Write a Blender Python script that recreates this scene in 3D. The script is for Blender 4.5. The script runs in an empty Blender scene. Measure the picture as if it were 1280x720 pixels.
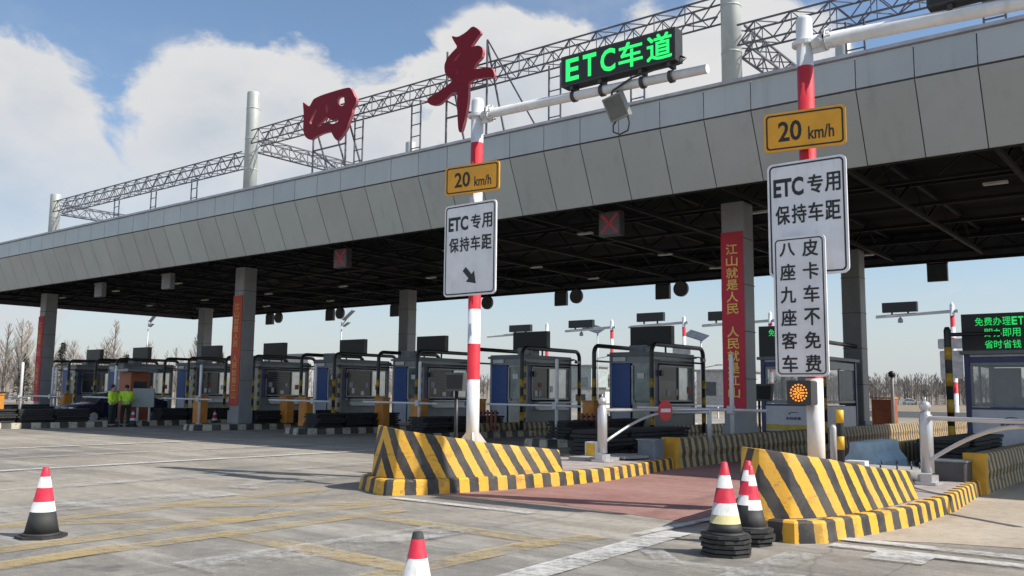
import bpy, math, random
from mathutils import Vector, Matrix
R = math.radians
random.seed(7)
sc = bpy.context.scene
col = sc.collection

# ------------------------------------------------------------------ camera
PITCH, ROLL, YAW = math.atan(133/1120), 0.0105, R(38.4)
cam = bpy.data.cameras.new('camera'); cam.sensor_width = 36; cam.lens = 1120/1280*36
cam.clip_start = 0.1; cam.clip_end = 5000
camo = bpy.data.objects.new('camera', cam); col.objects.link(camo); sc.camera = camo
F = Vector((-math.sin(YAW)*math.cos(PITCH), math.cos(YAW)*math.cos(PITCH), math.sin(PITCH)))
Rt = Vector((math.cos(YAW), math.sin(YAW), 0)); Up = Rt.cross(F)
Rt2 = Rt*math.cos(ROLL) + Up*math.sin(ROLL); Up2 = Up*math.cos(ROLL) - Rt*math.sin(ROLL)
M = Matrix((Rt2, Up2, -F)).transposed().to_4x4(); M.translation = Vector((0, 0, 1.5))
camo.matrix_world = M

# ------------------------------------------------------------------ light, sky
SUN_DIR = Vector((0.95, 0.31, 1.02)).normalized()          # towards the sun
sun = bpy.data.lights.new('sun', 'SUN'); sun.energy = 4.8; sun.angle = R(0.5); sun.color = (1.0, 0.95, 0.87)
suno = bpy.data.objects.new('sun', sun); col.objects.link(suno)
suno.rotation_euler = SUN_DIR.to_track_quat('Z', 'Y').to_euler()
SKY_STRENGTH = 0.10
world = bpy.data.worlds.new('World'); sc.world = world; world.use_nodes = True
wn, wl = world.node_tree.nodes, world.node_tree.links
wn.clear()
def wmath(op, a, b=None, c=None):
    n = wn.new('ShaderNodeMath'); n.operation = op
    for i, v in enumerate((a, b, c)):
        if v is None: continue
        if isinstance(v, (int, float)): n.inputs[i].default_value = v
        else: wl.new(v, n.inputs[i])
    return n.outputs[0]
def wsmooth(v, lo, hi):
    n = wn.new('ShaderNodeMapRange'); n.interpolation_type = 'SMOOTHSTEP'
    wl.new(v, n.inputs[0]); n.inputs[1].default_value = lo; n.inputs[2].default_value = hi
    return n.outputs[0]
sky = wn.new('ShaderNodeTexSky'); sky.sky_type = 'NISHITA'; sky.sun_disc = False
sky.sun_elevation = math.asin(SUN_DIR.z); sky.sun_rotation = math.atan2(SUN_DIR.x, SUN_DIR.y)
sky.air_density = 1.0; sky.dust_density = 1.0; sky.ozone_density = 1.6
tc = wn.new('ShaderNodeTexCoord'); sep = wn.new('ShaderNodeSeparateXYZ'); wl.new(tc.outputs['Generated'], sep.inputs[0])
az = wmath('MULTIPLY', wmath('ARCTAN2', sep.outputs[0], sep.outputs[1]), 180/math.pi)
el = wmath('MULTIPLY', wmath('ARCSINE', sep.outputs[2]), 180/math.pi)
def wnoise(scale, detail, rough, zs=1.0, off=0.0, dist=0.0):
    mp = wn.new('ShaderNodeMapping'); mp.inputs['Scale'].default_value = (1, 1, zs); mp.inputs['Location'].default_value = (off, off*.7, off*.3)
    wl.new(tc.outputs['Generated'], mp.inputs[0])
    n = wn.new('ShaderNodeTexNoise'); n.inputs['Scale'].default_value = scale; n.inputs['Detail'].default_value = detail
    n.inputs['Roughness'].default_value = rough; n.inputs['Distortion'].default_value = dist; wl.new(mp.outputs[0], n.inputs[0])
    return n.outputs['Fac']
# cumulus banks: (azimuth, elevation, half width, half height, weight) in degrees
BANKS = [(-55, 13.5, 8.5, 8.6, 1.7), (-47.5, 14, 6, 5.5, 1.2), (-69, 11, 7.5, 8.6, 1.3), (-38, 18.5, 8, 5.5, 1.2), (-80, 12, 9, 8, .9), (-26, 20.5, 9, 4.2, .7),
         (-10, 14, 9, 7, .6), (10, 16, 14, 9, .8), (35, 20, 16, 10, .8), (-105, 18, 14, 10, .8), (-30, 32, 14, 5, .6), (80, 25, 20, 9, .7), (150, 22, 25, 12, .8), (-150, 25, 25, 12, .8)]
field = None
for a, e, ra, re, w in BANKS:
    dx = wmath('DIVIDE', wmath('SUBTRACT', az, a), ra); dy = wmath('DIVIDE', wmath('SUBTRACT', el, e), re)
    d = wmath('SQRT', wmath('ADD', wmath('MULTIPLY', dx, dx), wmath('MULTIPLY', dy, dy)))
    v = wmath('MULTIPLY', wmath('SUBTRACT', 1.0, d), w)
    field = v if field is None else wmath('SMOOTH_MAX', field, v, 0.25)
nz = wnoise(9.0, 9, .58, 1.5, 1.3, .35)
nz2 = wnoise(3.2, 6, .6, 2.2, 5.1)
cf = wmath('ADD', field, wmath('MULTIPLY', wmath('SUBTRACT', nz, .5), 1.55))
cf = wmath('ADD', cf, wmath('MULTIPLY', wmath('SUBTRACT', nz2, .5), .7))
cover = wsmooth(cf, -.02, .24)
thin = wmath('MULTIPLY', wsmooth(nz2, .5, .8), .30)
cover = wmath('MINIMUM', wmath('ADD', cover, thin), 1.0)
cover = wmath('MULTIPLY', cover, wmath('ADD', .62, wmath('MULTIPLY', wsmooth(el, 7.0, 18.0), .38)))
hz = wsmooth(el, 12.0, -1.0)                                   # the pale air low over the horizon
shade = wsmooth(wnoise(5.5, 5, .55, 1.6, 9.4), .32, .68)
thick = wsmooth(cf, .1, 1.1)
mixc = wn.new('ShaderNodeMixRGB'); mixc.inputs[1].default_value = (6.9, 6.85, 6.85, 1); mixc.inputs[2].default_value = (4.9, 5.4, 6.0, 1)
wl.new(wmath('MULTIPLY', shade, wmath('ADD', .25, wmath('MULTIPLY', thick, .75))), mixc.inputs[0])
skb = wn.new('ShaderNodeMixRGB'); skb.blend_type = 'MULTIPLY'; skb.inputs[0].default_value = 1; skb.inputs[2].default_value = (1.30, 1.36, 1.38, 1)
wl.new(sky.outputs[0], skb.inputs[1])
m1 = wn.new('ShaderNodeMixRGB'); wl.new(cover, m1.inputs[0]); wl.new(skb.outputs[0], m1.inputs[1]); wl.new(mixc.outputs[0], m1.inputs[2])
m2 = wn.new('ShaderNodeMixRGB'); wl.new(wmath('MULTIPLY', hz, .8), m2.inputs[0]); wl.new(m1.outputs[0], m2.inputs[1]); m2.inputs[2].default_value = (5.4, 5.65, 6.1, 1)
bg = wn.new('ShaderNodeBackground'); bg.inputs['Strength'].default_value = SKY_STRENGTH; wl.new(m2.outputs[0], bg.inputs[0])
wo = wn.new('ShaderNodeOutputWorld'); wl.new(bg.outputs[0], wo.inputs[0])
vs = sc.view_settings
vs.view_transform = 'Standard'; vs.look = 'None'; vs.exposure = 0.16; vs.gamma = 1.0; vs.use_curve_mapping = False

# ------------------------------------------------------------------ materials
class NT:
    def __init__(s, name):
        s.m = bpy.data.materials.new(name); s.m.use_nodes = True
        s.n, s.l = s.m.node_tree.nodes, s.m.node_tree.links
        s.b = s.n['Principled BSDF']
        s.tc = s.n.new('ShaderNodeTexCoord'); s.geo = s.n.new('ShaderNodeNewGeometry')
    def lk(s, a, b): s.l.new(a, b)
    def math(s, op, a, b=None):
        n = s.n.new('ShaderNodeMath'); n.operation = op
        for i, v in enumerate((a, b)):
            if v is None: continue
            if isinstance(v, (int, float)): n.inputs[i].default_value = v
            else: s.lk(v, n.inputs[i])
        return n.outputs[0]
    def noise(s, scale, detail=4, rough=.55, stretch=(1, 1, 1), vec=None):
        mp = s.n.new('ShaderNodeMapping'); mp.inputs['Scale'].default_value = stretch
        s.lk(vec or s.geo.outputs['Position'], mp.inputs[0])
        n = s.n.new('ShaderNodeTexNoise'); n.inputs['Scale'].default_value = scale; n.inputs['Detail'].default_value = detail; n.inputs['Roughness'].default_value = rough
        s.lk(mp.outputs[0], n.inputs[0]); return n.outputs['Fac']
    def rng(s, v, a, b, c=0, d=1, smooth=True):
        n = s.n.new('ShaderNodeMapRange'); n.interpolation_type = 'SMOOTHSTEP' if smooth else 'LINEAR'
        s.lk(v, n.inputs[0])
        for i, x in enumerate((a, b, c, d)): n.inputs[i+1].default_value = x
        return n.outputs[0]
    def mix(s, f, a, b, mode='MIX'):
        n = s.n.new('ShaderNodeMixRGB'); n.blend_type = mode
        for i, v in enumerate((f, a, b)):
            if isinstance(v, (int, float)): n.inputs[i].default_value = v
            elif isinstance(v, tuple): n.inputs[i].default_value = (*v, 1)
            else: s.lk(v, n.inputs[i])
        return n.outputs[0]
    def bump(s, v, strength, dist=.02):
        n = s.n.new('ShaderNodeBump'); n.inputs['Strength'].default_value = strength; n.inputs['Distance'].default_value = dist
        s.lk(v, n.inputs['Height']); s.lk(n.outputs[0], s.b.inputs['Normal'])
MATS = {}
def mat(name, c, rough=.5, metal=0, var=.18, scale=3.0, bump=0, dirt=.0, dirtc=(.16, .14, .11), spec=.5):
    if name in MATS: return MATS[name]
    t = NT(name)
    n = t.noise(scale, 5, .6)
    dk = tuple(x*(1-var) for x in c); lt = tuple(min(1, x*(1+var)) for x in c)
    cc = t.mix(t.rng(n, .3, .7), dk, lt)
    if dirt:
        d = t.noise(scale*2.3, 6, .65, (1, 1, .35))
        cc = t.mix(t.math('MULTIPLY', t.rng(d, .48, .72), dirt), cc, dirtc)
    t.lk(cc, t.b.inputs['Base Color'])
    t.lk(t.rng(n, .2, .8, max(.02, rough-.08), min(1, rough+.1)), t.b.inputs['Roughness'])
    t.b.inputs['Metallic'].default_value = metal; t.b.inputs['Specular IOR Level'].default_value = spec
    if bump: t.bump(t.noise(scale*12, 3), bump, .01)
    MATS[name] = t.m; return t.m
def emis(name, c, s, base=(.02, .02, .02)):
    t = NT(name); t.b.inputs['Base Color'].default_value = (*base, 1)
    t.b.inputs['Emission Color'].default_value = (*c, 1); t.b.inputs['Emission Strength'].default_value = s
    MATS[name] = t.m; return t.m
def stripes(name, ca, cb, period, wear=.5, duty=.5, base=(.34, .3, .24)):
    """two paints in turn along the U of the mesh, chipped and dusty"""
    t = NT(name); uv = t.n.new('ShaderNodeUVMap'); sp = t.n.new('ShaderNodeSeparateXYZ'); t.lk(uv.outputs[0], sp.inputs[0])
    wob = t.math('MULTIPLY', t.math('SUBTRACT', t.noise(14, 3), .5), .035)
    f = t.math('FRACT', t.math('DIVIDE', t.math('ADD', sp.outputs[0], wob), period))
    f = t.rng(f, duty-.01, duty+.01)
    c = t.mix(f, ca, cb)
    c = t.mix(t.math('MULTIPLY', t.rng(t.noise(2.5, 5, .6), .35, .75), .4), c, t.mix(.5, c, base))
    ch = t.rng(t.noise(9, 6, .7), .62, .68); ch = t.math('MULTIPLY', ch, wear)
    c = t.mix(ch, c, t.mix(t.noise(20, 2), (.05, .04, .035), base))
    scf = t.math('MULTIPLY', t.rng(t.noise(2.0, 6, .68, (1, 1, 5)), .56, .66), wear*.6)
    c = t.mix(scf, c, (.06, .055, .05))
    big = t.math('MULTIPLY', t.rng(t.noise(3.1, 7, .7), .57, .60), min(1, wear*.9))
    c = t.mix(big, c, t.mix(.5, c, (.10, .085, .07)))
    drip = t.math('MULTIPLY', t.rng(t.noise(6, 5, .6, (1, 1, .18)), .5, .75), wear*.45)
    c = t.mix(drip, c, (.12, .10, .08))
    t.lk(c, t.b.inputs['Base Color']); t.b.inputs['Roughness'].default_value = .62
    t.bump(t.noise(45, 4), .25, .01)
    MATS[name] = t.m; return t.m

YEL, BLK = (.80, .42, .025), (.026, .025, .025)
white_paint = mat('white_paint', (.72, .73, .74), .42, var=.08, dirt=.25, dirtc=(.36, .34, .30))
red_paint = mat('red_paint', (.60, .035, .05), .42, var=.1, dirt=.1)
black_paint = mat('black_paint', (.022, .022, .024), .4, var=.25)
sign_yellow = mat('sign_yellow', (.82, .38, .02), .45, var=.1, dirt=.25, dirtc=(.42, .22, .05))
sign_white = mat('sign_white', (.80, .80, .83), .45, var=.06, dirt=.22, dirtc=(.42, .40, .37))
sign_black = mat('sign_black', (.02, .02, .022), .5, var=.1)
galv = mat('galvanised_steel', (.50, .52, .53), .45, .25, var=.06, scale=2)
steel = mat('stainless_steel', (.58, .58, .59), .33, .45, var=.05, scale=2)
lattice_m = mat('lattice_paint', (.12, .118, .135), .5, var=.2)
mast_m = mat('mast_paint', (.47, .49, .455), .45, .1, var=.08, scale=1.5, dirt=.2)
letter_red = mat('letter_red', (.21, .008, .022), .5, var=.12, scale=2, spec=.2)
led_off = mat('led_screen_dark', (.018, .02, .022), .45, var=.2, scale=20)
led_case = mat('led_case', (.04, .04, .042), .45)
pipe_black = mat('pipe_black', (.03, .03, .032), .38, var=.2)
pipe_yellow = mat('pipe_yellow', (.55, .36, .04), .45, dirt=.3)
rubber = mat('black_rubber', (.024, .024, .026), .75, var=.3, scale=5, bump=.3, dirt=.35, dirtc=(.08, .075, .065))
orange = mat('orange_paint', (.62, .26, .04), .5, var=.1, dirt=.25)
brown_red = mat('brown_red_paint', (.34, .10, .04), .5, var=.15, dirt=.2)
booth_blue = mat('booth_blue', (.02, .075, .30), .4, var=.12)
booth_pale = mat('booth_pale', (.40, .46, .58), .45, var=.08, dirt=.15)
booth_grey = mat('booth_grey', (.17, .195, .21), .45, var=.1, dirt=.2)
booth_frame = mat('booth_frame', (.23, .25, .275), .4, .3)
booth_navy = mat('booth_navy', (.05, .06, .17), .4)
booth_white = mat('booth_white', (.62, .65, .72), .45, var=.05, dirt=.1)
conc = mat('concrete', (.33, .32, .30), .85, var=.15, scale=1.8, bump=.3, dirt=.3)
pave = mat('island_paving', (.36, .31, .28), .85, var=.2, scale=3, bump=.3, dirt=.3)
col_m = mat('column_cladding', (.27, .28, .29), .5, var=.1, scale=1.2, dirt=.15)
banner_m = mat('banner_cloth', (.50, .035, .06), .7, var=.1, scale=2)
banner_o = mat('banner_cloth_faded', (.48, .075, .04), .7, var=.12, scale=2)
gold = mat('gold_lettering', (.88, .56, .14), .6, var=.1)
gold_f = mat('faded_gold_lettering', (.72, .34, .10), .6, var=.1)
glass_d = mat('glass_dark', (.05, .062, .068), .05, var=.3, scale=2)
glass_l = mat('glass_pale', (.58, .62, .62), .08, .55, var=.15, scale=3)  # pale base colour stands in for bright surroundings reflected in the booth panes
glass_t = mat('glass_teal', (.16, .21, .22), .08, .3, var=.3, scale=3)
blind = mat('window_blind', (.15, .16, .16), .6)
tyre_m = mat('tyre_rubber', (.02, .02, .02), .8)
skin_m = mat('skin', (.45, .27, .19), .6)
hair_m = mat('hair_black', (.012, .011, .011), .6)
hivis = mat('hivis_cloth', (.55, .88, .05), .7, var=.12, scale=8)
hivis_band = mat('reflective_band', (.55, .58, .58), .4)
trouser_m = mat('trouser_cloth', (.012, .03, .035), .8)
STRIPE = stripes('kerb_stripes', YEL, BLK, .36, .75)
STRIPE_W = stripes('wedge_stripes', YEL, BLK, .33, .6)
STRIPE_DIM = stripes('worn_kerb_stripes', (.50, .47, .36), (.045, .045, .042), .7, .9)
STRIPE_WALL = stripes('wall_stripes', (.47, .35, .15), (.06, .048, .042), .30, 1.0)

# ------------------------------------------------------------------ mesh helpers
class MB:
    def __init__(s): s.v, s.f, s.mi, s.uv, s.sm = [], [], [], {}, set()
    def face(s, pts, mi=0, uv=None, smooth=False):
        b = len(s.v); s.v += [tuple(p) for p in pts]; s.f.append(tuple(range(b, b+len(pts)))); s.mi.append(mi)
        if uv: s.uv[len(s.f)-1] = uv
        if smooth: s.sm.add(len(s.f)-1)
    def box(s, c, d, rz=0, mi=0, bev=0):
        x, y, z = d[0]/2, d[1]/2, d[2]/2
        if bev: return s.prism(chamfer_rect(2*x, 2*y, bev), c[2]-z, c[2]+z, at=c, rz=rz, mi=mi)
        P = [Vector((a*x, b*y, e*z)) for e in (-1, 1) for a, b in ((-1, -1), (1, -1), (1, 1), (-1, 1))]
        m = Matrix.Rotation(rz, 3, 'Z'); P = [m @ p + Vector(c) for p in P]
        b = len(s.v); s.v += [tuple(p) for p in P]
        for q in ((3, 2, 1, 0), (4, 5, 6, 7), (0, 1, 5, 4), (1, 2, 6, 5), (2, 3, 7, 6), (3, 0, 4, 7)):
            s.f.append(tuple(b+i for i in q)); s.mi.append(mi)
        return s
    def prism(s, poly, z0, z1, at=(0, 0, 0), rz=0, mi=0):
        m = Matrix.Rotation(rz, 2); n = len(poly); b = len(s.v)
        P = [m @ Vector(p) + Vector(at[:2]) for p in poly]
        s.v += [(p.x, p.y, z0) for p in P] + [(p.x, p.y, z1) for p in P]
        s.f.append(tuple(b+i for i in reversed(range(n)))); s.f.append(tuple(b+n+i for i in range(n))); s.mi += [mi, mi]
        for i in range(n):
            j = (i+1) % n; s.f.append((b+i, b+j, b+n+j, b+n+i)); s.mi.append(mi)
        return s
    def slab(s, poly, y0, y1, mi=0):
        """polygon in X-Z (counter-clockwise seen from -Y) between y0 (front) and y1"""
        n = len(poly); b = len(s.v)
        s.v += [(x, y0, z) for x, z in poly] + [(x, y1, z) for x, z in poly]
        s.f.append(tuple(b+i for i in range(n))); s.f.append(tuple(b+n+i for i in reversed(range(n)))); s.mi += [mi, mi]
        for i in range(n):
            j = (i+1) % n; s.f.append((b+i, b+n+i, b+n+j, b+j)); s.mi.append(mi)
        return s
    def tube(s, path, r, n=10, mi=0, caps=True, smooth=True):
        path = [Vector(p) for p in path]; k = len(path); rs = r if isinstance(r, (list, tuple)) else [r]*k
        b = len(s.v); ref = None
        for i, p in enumerate(path):
            t = (path[min(i+1, k-1)] - path[max(i-1, 0)]).normalized()
            if ref is None: ref = Vector((0, 0, 1)) if abs(t.z) < .9 else Vector((1, 0, 0))
            u = t.cross(ref).normalized(); w = u.cross(t).normalized(); ref = w
            for j in range(n):
                a = 2*math.pi*(j+.5)/n; s.v.append(tuple(p + (u*math.cos(a) + w*math.sin(a))*rs[i]))
        for i in range(k-1):
            for j in range(n):
                q = (j+1) % n
                s.f.append((b+i*n+j, b+(i+1)*n+j, b+(i+1)*n+q, b+i*n+q)[::-1]); s.mi.append(mi)
                if smooth: s.sm.add(len(s.f)-1)
        if caps:
            s.f.append(tuple(b+j for j in range(n))); s.mi.append(mi)
            s.f.append(tuple(b+(k-1)*n+j for j in reversed(range(n)))); s.mi.append(mi)
        return s
    def bar(s, p, q, r, mi=0): return s.tube([p, q], r*1.2, 4, mi, smooth=False)
    def lathe(s, prof, at=(0, 0, 0), n=20, mis=None):
        b = len(s.v); k = len(prof)
        for r, z in prof:
            for j in range(n):
                a = 2*math.pi*j/n; s.v.append((at[0]+r*math.cos(a), at[1]+r*math.sin(a), at[2]+z))
        for i in range(k-1):
            for j in range(n):
                q = (j+1) % n; s.f.append((b+i*n+j, b+i*n+q, b+(i+1)*n+q, b+(i+1)*n+j)); s.mi.append(mis[i] if mis else 0)
                if abs(prof[i][0]-prof[i+1][0]) < 3*abs(prof[i][1]-prof[i+1][1]): s.sm.add(len(s.f)-1)
        s.f.append(tuple(b+j for j in reversed(range(n)))); s.mi.append(mis[0] if mis else 0)
        s.f.append(tuple(b+(k-1)*n+j for j in range(n))); s.mi.append(mis[-1] if mis else 0)
        return s
    def disc(s, c, r, n=24, ax='Y', d=.02, mi=0):
        c = Vector(c); e = {'X': Vector((1, 0, 0)), 'Y': Vector((0, 1, 0)), 'Z': Vector((0, 0, 1))}[ax]
        return s.tube([c-e*d/2, c+e*d/2], r, n, mi, smooth=False)
    def build(s, name, m, parent=None, off=None):
        me = bpy.data.meshes.new(name)
        o = bpy.data.objects.new(name, me); col.objects.link(o)
        d = Vector(off) if off is not None else (Vector(parent['base']) if parent and 'base' in parent else Vector((0, 0, 0)))
        me.from_pydata([(v[0]-d.x, v[1]-d.y, v[2]-d.z) for v in s.v], [], s.f)
        for mm in (m if isinstance(m, (list, tuple)) else [m]): me.materials.append(mm)
        me.polygons.foreach_set('material_index', s.mi)
        me.polygons.foreach_set('use_smooth', [i in s.sm for i in range(len(s.f))])
        if s.uv:
            ul = me.uv_layers.new(name='UVMap')
            for pi, uv in s.uv.items():
                for k, li in enumerate(me.polygons[pi].loop_indices): ul.data[li].uv = uv[k]
        me.update()
        if parent: o.parent = parent
        if parent and 'base' in parent: o['base'] = tuple(parent['base'])
        elif off is not None: o.location = d
        return o
def chamfer_rect(w, h, c):
    w, h = w/2, h/2
    return [(-w+c, -h), (w-c, -h), (w, -h+c), (w, h-c), (w-c, h), (-w+c, h), (-w, h-c), (-w, -h+c)]
def round_rect(x0, z0, x1, z1, r, n=5):
    P = []
    for cx, cz, a0 in ((x1-r, z0+r, -90), (x1-r, z1-r, 0), (x0+r, z1-r, 90), (x0+r, z0+r, 180)):
        for i in range(n+1):
            a = R(a0+90*i/n); P.append((cx+r*math.cos(a), cz+r*math.sin(a)))
    return P
def tag(o, label=None, cat=None, group=None, kind=None):
    if label: o['label'] = label
    if cat: o['category'] = cat
    if group: o['group'] = group
    if kind: o['kind'] = kind
    return o
def thing(name, label, cat, loc, group=None, rz=0):
    o = bpy.data.objects.new(name, None); col.objects.link(o); o.location = loc; o.rotation_euler.z = rz
    o.empty_display_size = .2; o['base'] = tuple(loc)
    return tag(o, label, cat, group)
def local(name, label, cat, group=None):
    """a thing whose parts are modelled round the origin; moved afterwards"""
    return thing(name, label, cat, (0, 0, 0), group)
def dup(src, loc, label=None, rz=None, group=None):
    def cp(o, parent):
        c = o.copy(); col.objects.link(c); c.parent = parent
        for ch in list(o.children): cp(ch, c)
        return c
    r = cp(src, None); r.location = loc
    if rz is not None: r.rotation_euler.z = rz
    if label: r['label'] = label
    if group: r['group'] = group
    return r
def struct(name, mb, m):
    return tag(mb.build(name, m), kind='structure')
_glyph = {}
def glyph(ch, bold=.012):
    if (ch, bold) in _glyph: return _glyph[ch, bold]
    cu = bpy.data.curves.new('glyph', 'FONT'); cu.body = ch; cu.size = 1; cu.offset = bold; cu.resolution_u = 3
    o = bpy.data.objects.new('glyph', cu); col.objects.link(o); bpy.context.view_layer.update()
    me = bpy.data.meshes.new_from_object(o.evaluated_get(bpy.context.evaluated_depsgraph_get()))
    V = [(v.co.x, v.co.y) for v in me.vertices]; Fc = [tuple(p.vertices) for p in me.polygons]
    bpy.data.objects.remove(o); bpy.data.curves.remove(cu); bpy.data.meshes.remove(me)
    _glyph[ch, bold] = (V, Fc); return V, Fc
def write(mb, text, x0, z0, x1, z1, y, bold=.012, tilt=0.0, mi=0):
    """fit a run of text into the rectangle on a plane facing -Y; heavier weights are struck several times with a small shift"""
    V, Fc = glyph(text, 0.0 if ord(text[0]) > 255 else min(.035, bold))
    ax, bx = min(v[0] for v in V), max(v[0] for v in V); ay, by = min(v[1] for v in V), max(v[1] for v in V)
    w = bold*(x1-x0)*.8 if ord(text[0]) > 255 else 0
    for k, (sx, sz) in enumerate(((-1, -1), (1, -1), (1, 1), (-1, 1)) if w > 1e-5 else ((0, 0),)):
        b = len(mb.v)
        for v in V:
            x = x0+w+(v[0]-ax)/(bx-ax)*(x1-x0-2*w); z = z0+w+(v[1]-ay)/max(1e-6, by-ay)*(z1-z0-2*w)
            mb.v.append((x+sx*w, y-k*.0004, z+sz*w))
        for f in Fc: mb.f.append(tuple(b+i for i in f)); mb.mi.append(mi)

# ------------------------------------------------------------------ ground
def ground_mat():
    t = NT('apron_concrete'); P = t.geo.outputs['Position']
    big = t.rng(t.noise(.11, 5, .6), .35, .65)
    c = t.mix(big, (.225, .198, .160), (.375, .330, .265))
    s0 = t.n.new('ShaderNodeSeparateXYZ'); t.lk(P, s0.inputs[0])
    wob = t.math('MULTIPLY', t.noise(.35, 5, .65), 7.0)                    # oily approach in front of the noses
    zone = t.math('MULTIPLY', t.rng(t.math('ADD', s0.outputs[1], wob), 10.0, 13.5, 1, 0), t.rng(t.math('ADD', s0.outputs[0], wob), -10.5, -5.0))
    c = t.mix(t.math('MULTIPLY', zone, .62), c, (.145, .143, .136))
    st = t.rng(t.noise(.9, 6, .65, (.25, 1.6, 1)), .42, .72)          # washed-out streaks
    c = t.mix(t.math('MULTIPLY', st, .7), c, (.53, .49, .425))
    dk = t.rng(t.noise(.45, 6, .62, (1.5, .35, 1)), .52, .72)         # tyre-darkened runs along the lanes
    c = t.mix(t.math('MULTIPLY', dk, .6), c, (.13, .13, .13))
    dk2 = t.rng(t.noise(1.6, 5, .6, (.5, .5, 1)), .5, .7)
    c = t.mix(t.math('MULTIPLY', dk2, .4), c, (.15, .147, .142))
    mid = t.noise(7, 7, .75); fine = t.noise(55, 5, .75)
    c = t.mix(t.rng(mid, .45, .70, 0, .45), c, (.12, .115, .105))
    c = t.mix(t.rng(mid, .46, .30, 0, .35), c, (.52, .495, .45))
    c = t.mix(t.rng(fine, .42, .70, 0, .55), c, (.09, .086, .08))
    c = t.mix(t.rng(fine, .44, .28, 0, .35), c, (.55, .52, .48))
    oil = t.rng(t.noise(1.1, 3, .5), .68, .74); c = t.mix(t.math('MULTIPLY', oil, .5), c, (.07, .068, .065))
    # slab joints and wandering cracks
    sp = t.n.new('ShaderNodeSeparateXYZ'); t.lk(P, sp.inputs[0])
    def joint(v, per):
        f = t.math('FRACT', t.math('DIVIDE', t.math('ADD', v, t.math('MULTIPLY', t.noise(3, 3), .05)), per))
        return t.rng(t.math('ABSOLUTE', t.math('SUBTRACT', f, .5)), .0, .0035, 1, 0)
    j = t.math('MAXIMUM', joint(sp.outputs[0], 4.7), joint(sp.outputs[1], 5.3))
    vo = t.n.new('ShaderNodeTexVoronoi'); vo.feature = 'DISTANCE_TO_EDGE'; vo.inputs['Scale'].default_value = .22
    wv = t.n.new('ShaderNodeMixRGB'); wv.blend_type = 'ADD'; wv.inputs[0].default_value = .45
    nn = t.n.new('ShaderNodeTexNoise'); nn.inputs['Scale'].default_value = 1.4; nn.inputs['Detail'].default_value = 5
    t.lk(P, nn.inputs[0]); t.lk(P, wv.inputs[1]); t.lk(nn.outputs['Color'], wv.inputs[2]); t.lk(wv.outputs[0], vo.inputs['Vector'])
    cr = t.rng(vo.outputs['Distance'], .0, .006, .8, 0)
    c = t.mix(t.math('MULTIPLY', t.math('MAXIMUM', j, cr), .42), c, (.05, .048, .046))
    # dry fields far outside the plaza
    d = t.math('ABSOLUTE', sp.outputs[0])
    far = t.rng(sp.outputs[1], 62, 75)
    c = t.mix(far, c, t.mix(t.noise(.05, 5, .6, (.4, 1, 1)), (.30, .235, .15), (.17, .14, .09)))
    t.lk(c, t.b.inputs['Base Color']); t.lk(t.rng(big, 0, 1, .78, .9), t.b.inputs['Roughness'])
    t.bump(t.math('ADD', fine, t.math('MULTIPLY', t.noise(9, 4), .6)), .3, .01)
    return t.m
g = MB(); g.face([(-1500, -300, 0), (900, -300, 0), (900, 2500, 0), (-1500, 2500, 0)])
struct('ground', g, ground_mat())
def paving_mat(name, a, b, streak, tyre=.45):
    t = NT(name)
    c = t.mix(t.rng(t.noise(.5, 5, .6), .3, .7), a, b)
    c = t.mix(t.math('MULTIPLY', t.rng(t.noise(1.2, 6, .65, (.3, 1.5, 1)), .45, .72), .5), c, streak)
    c = t.mix(t.math('MULTIPLY', t.rng(t.noise(.8, 5, .6, (1.8, .22, 1)), .5, .7), tyre), c, tuple(x*.42 for x in a))
    g1 = t.noise(60, 5, .75); g2 = t.noise(6, 7, .75)
    c = t.mix(t.rng(g2, .45, .7, 0, .4), c, tuple(x*.5 for x in a)); c = t.mix(t.rng(g2, .46, .28, 0, .45), c, streak)
    c = t.mix(t.rng(g1, .42, .7, 0, .5), c, tuple(x*.4 for x in a))
    t.lk(c, t.b.inputs['Base Color']); t.b.inputs['Roughness'].default_value = .88; t.bump(t.noise(60, 4), .3, .01)
    return t.m
red_m = paving_mat('red_asphalt', (.29, .145, .122), (.38, .205, .175), (.44, .31, .27))
tan_m = paving_mat('pale_concrete', (.40, .335, .255), (.50, .43, .335), (.54, .48, .40), .35)
def patch(name, poly, z, m):
    b = MB(); b.face([(x, y, z) for x, y in poly]); return struct(name, b, m)
patch('red_lane', [(-9.45, 10.05), (-7.2, 10.25), (-5.0, 9.9), (-5.0, 60), (-9.6, 60)], .004, red_m)
patch('concrete_lane', [(-3.6, 9.75), (-2.4, 10.35), (-.5, 10.9), (6, 11.6), (6, 60), (-3.6, 60)], .004, tan_m)
patch('far_road', [(-400, 205), (260, 262), (260, 268), (-400, 211)], .03, mat('far_asphalt', (.16, .155, .15), .85))
def paint_mat(name, c, lo, top=.8):
    t = NT(name); tr = t.n.new('ShaderNodeBsdfTransparent'); mx = t.n.new('ShaderNodeMixShader')
    w = t.math('ADD', t.math('MULTIPLY', t.noise(1.6, 7, .7), .6), t.math('MULTIPLY', t.noise(13, 6, .75), .4))
    t.lk(t.rng(w, lo-.10, lo+.16, 0, top), mx.inputs[0]); t.lk(tr.outputs[0], mx.inputs[1]); t.lk(t.b.outputs[0], mx.inputs[2])
    t.lk(mx.outputs[0], t.n['Material Output'].inputs[0])
    t.lk(t.mix(t.noise(5, 4), c, tuple(x*.72 for x in c)), t.b.inputs['Base Color']); t.b.inputs['Roughness'].default_value = .85
    return t.m
yline = paint_mat('worn_yellow_paint', (.60, .46, .23), .46, .62)
wline = paint_mat('worn_white_paint', (.68, .67, .64), .44, .9)
wfaint = paint_mat('faint_white_paint', (.60, .59, .57), .52, .75)
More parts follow.
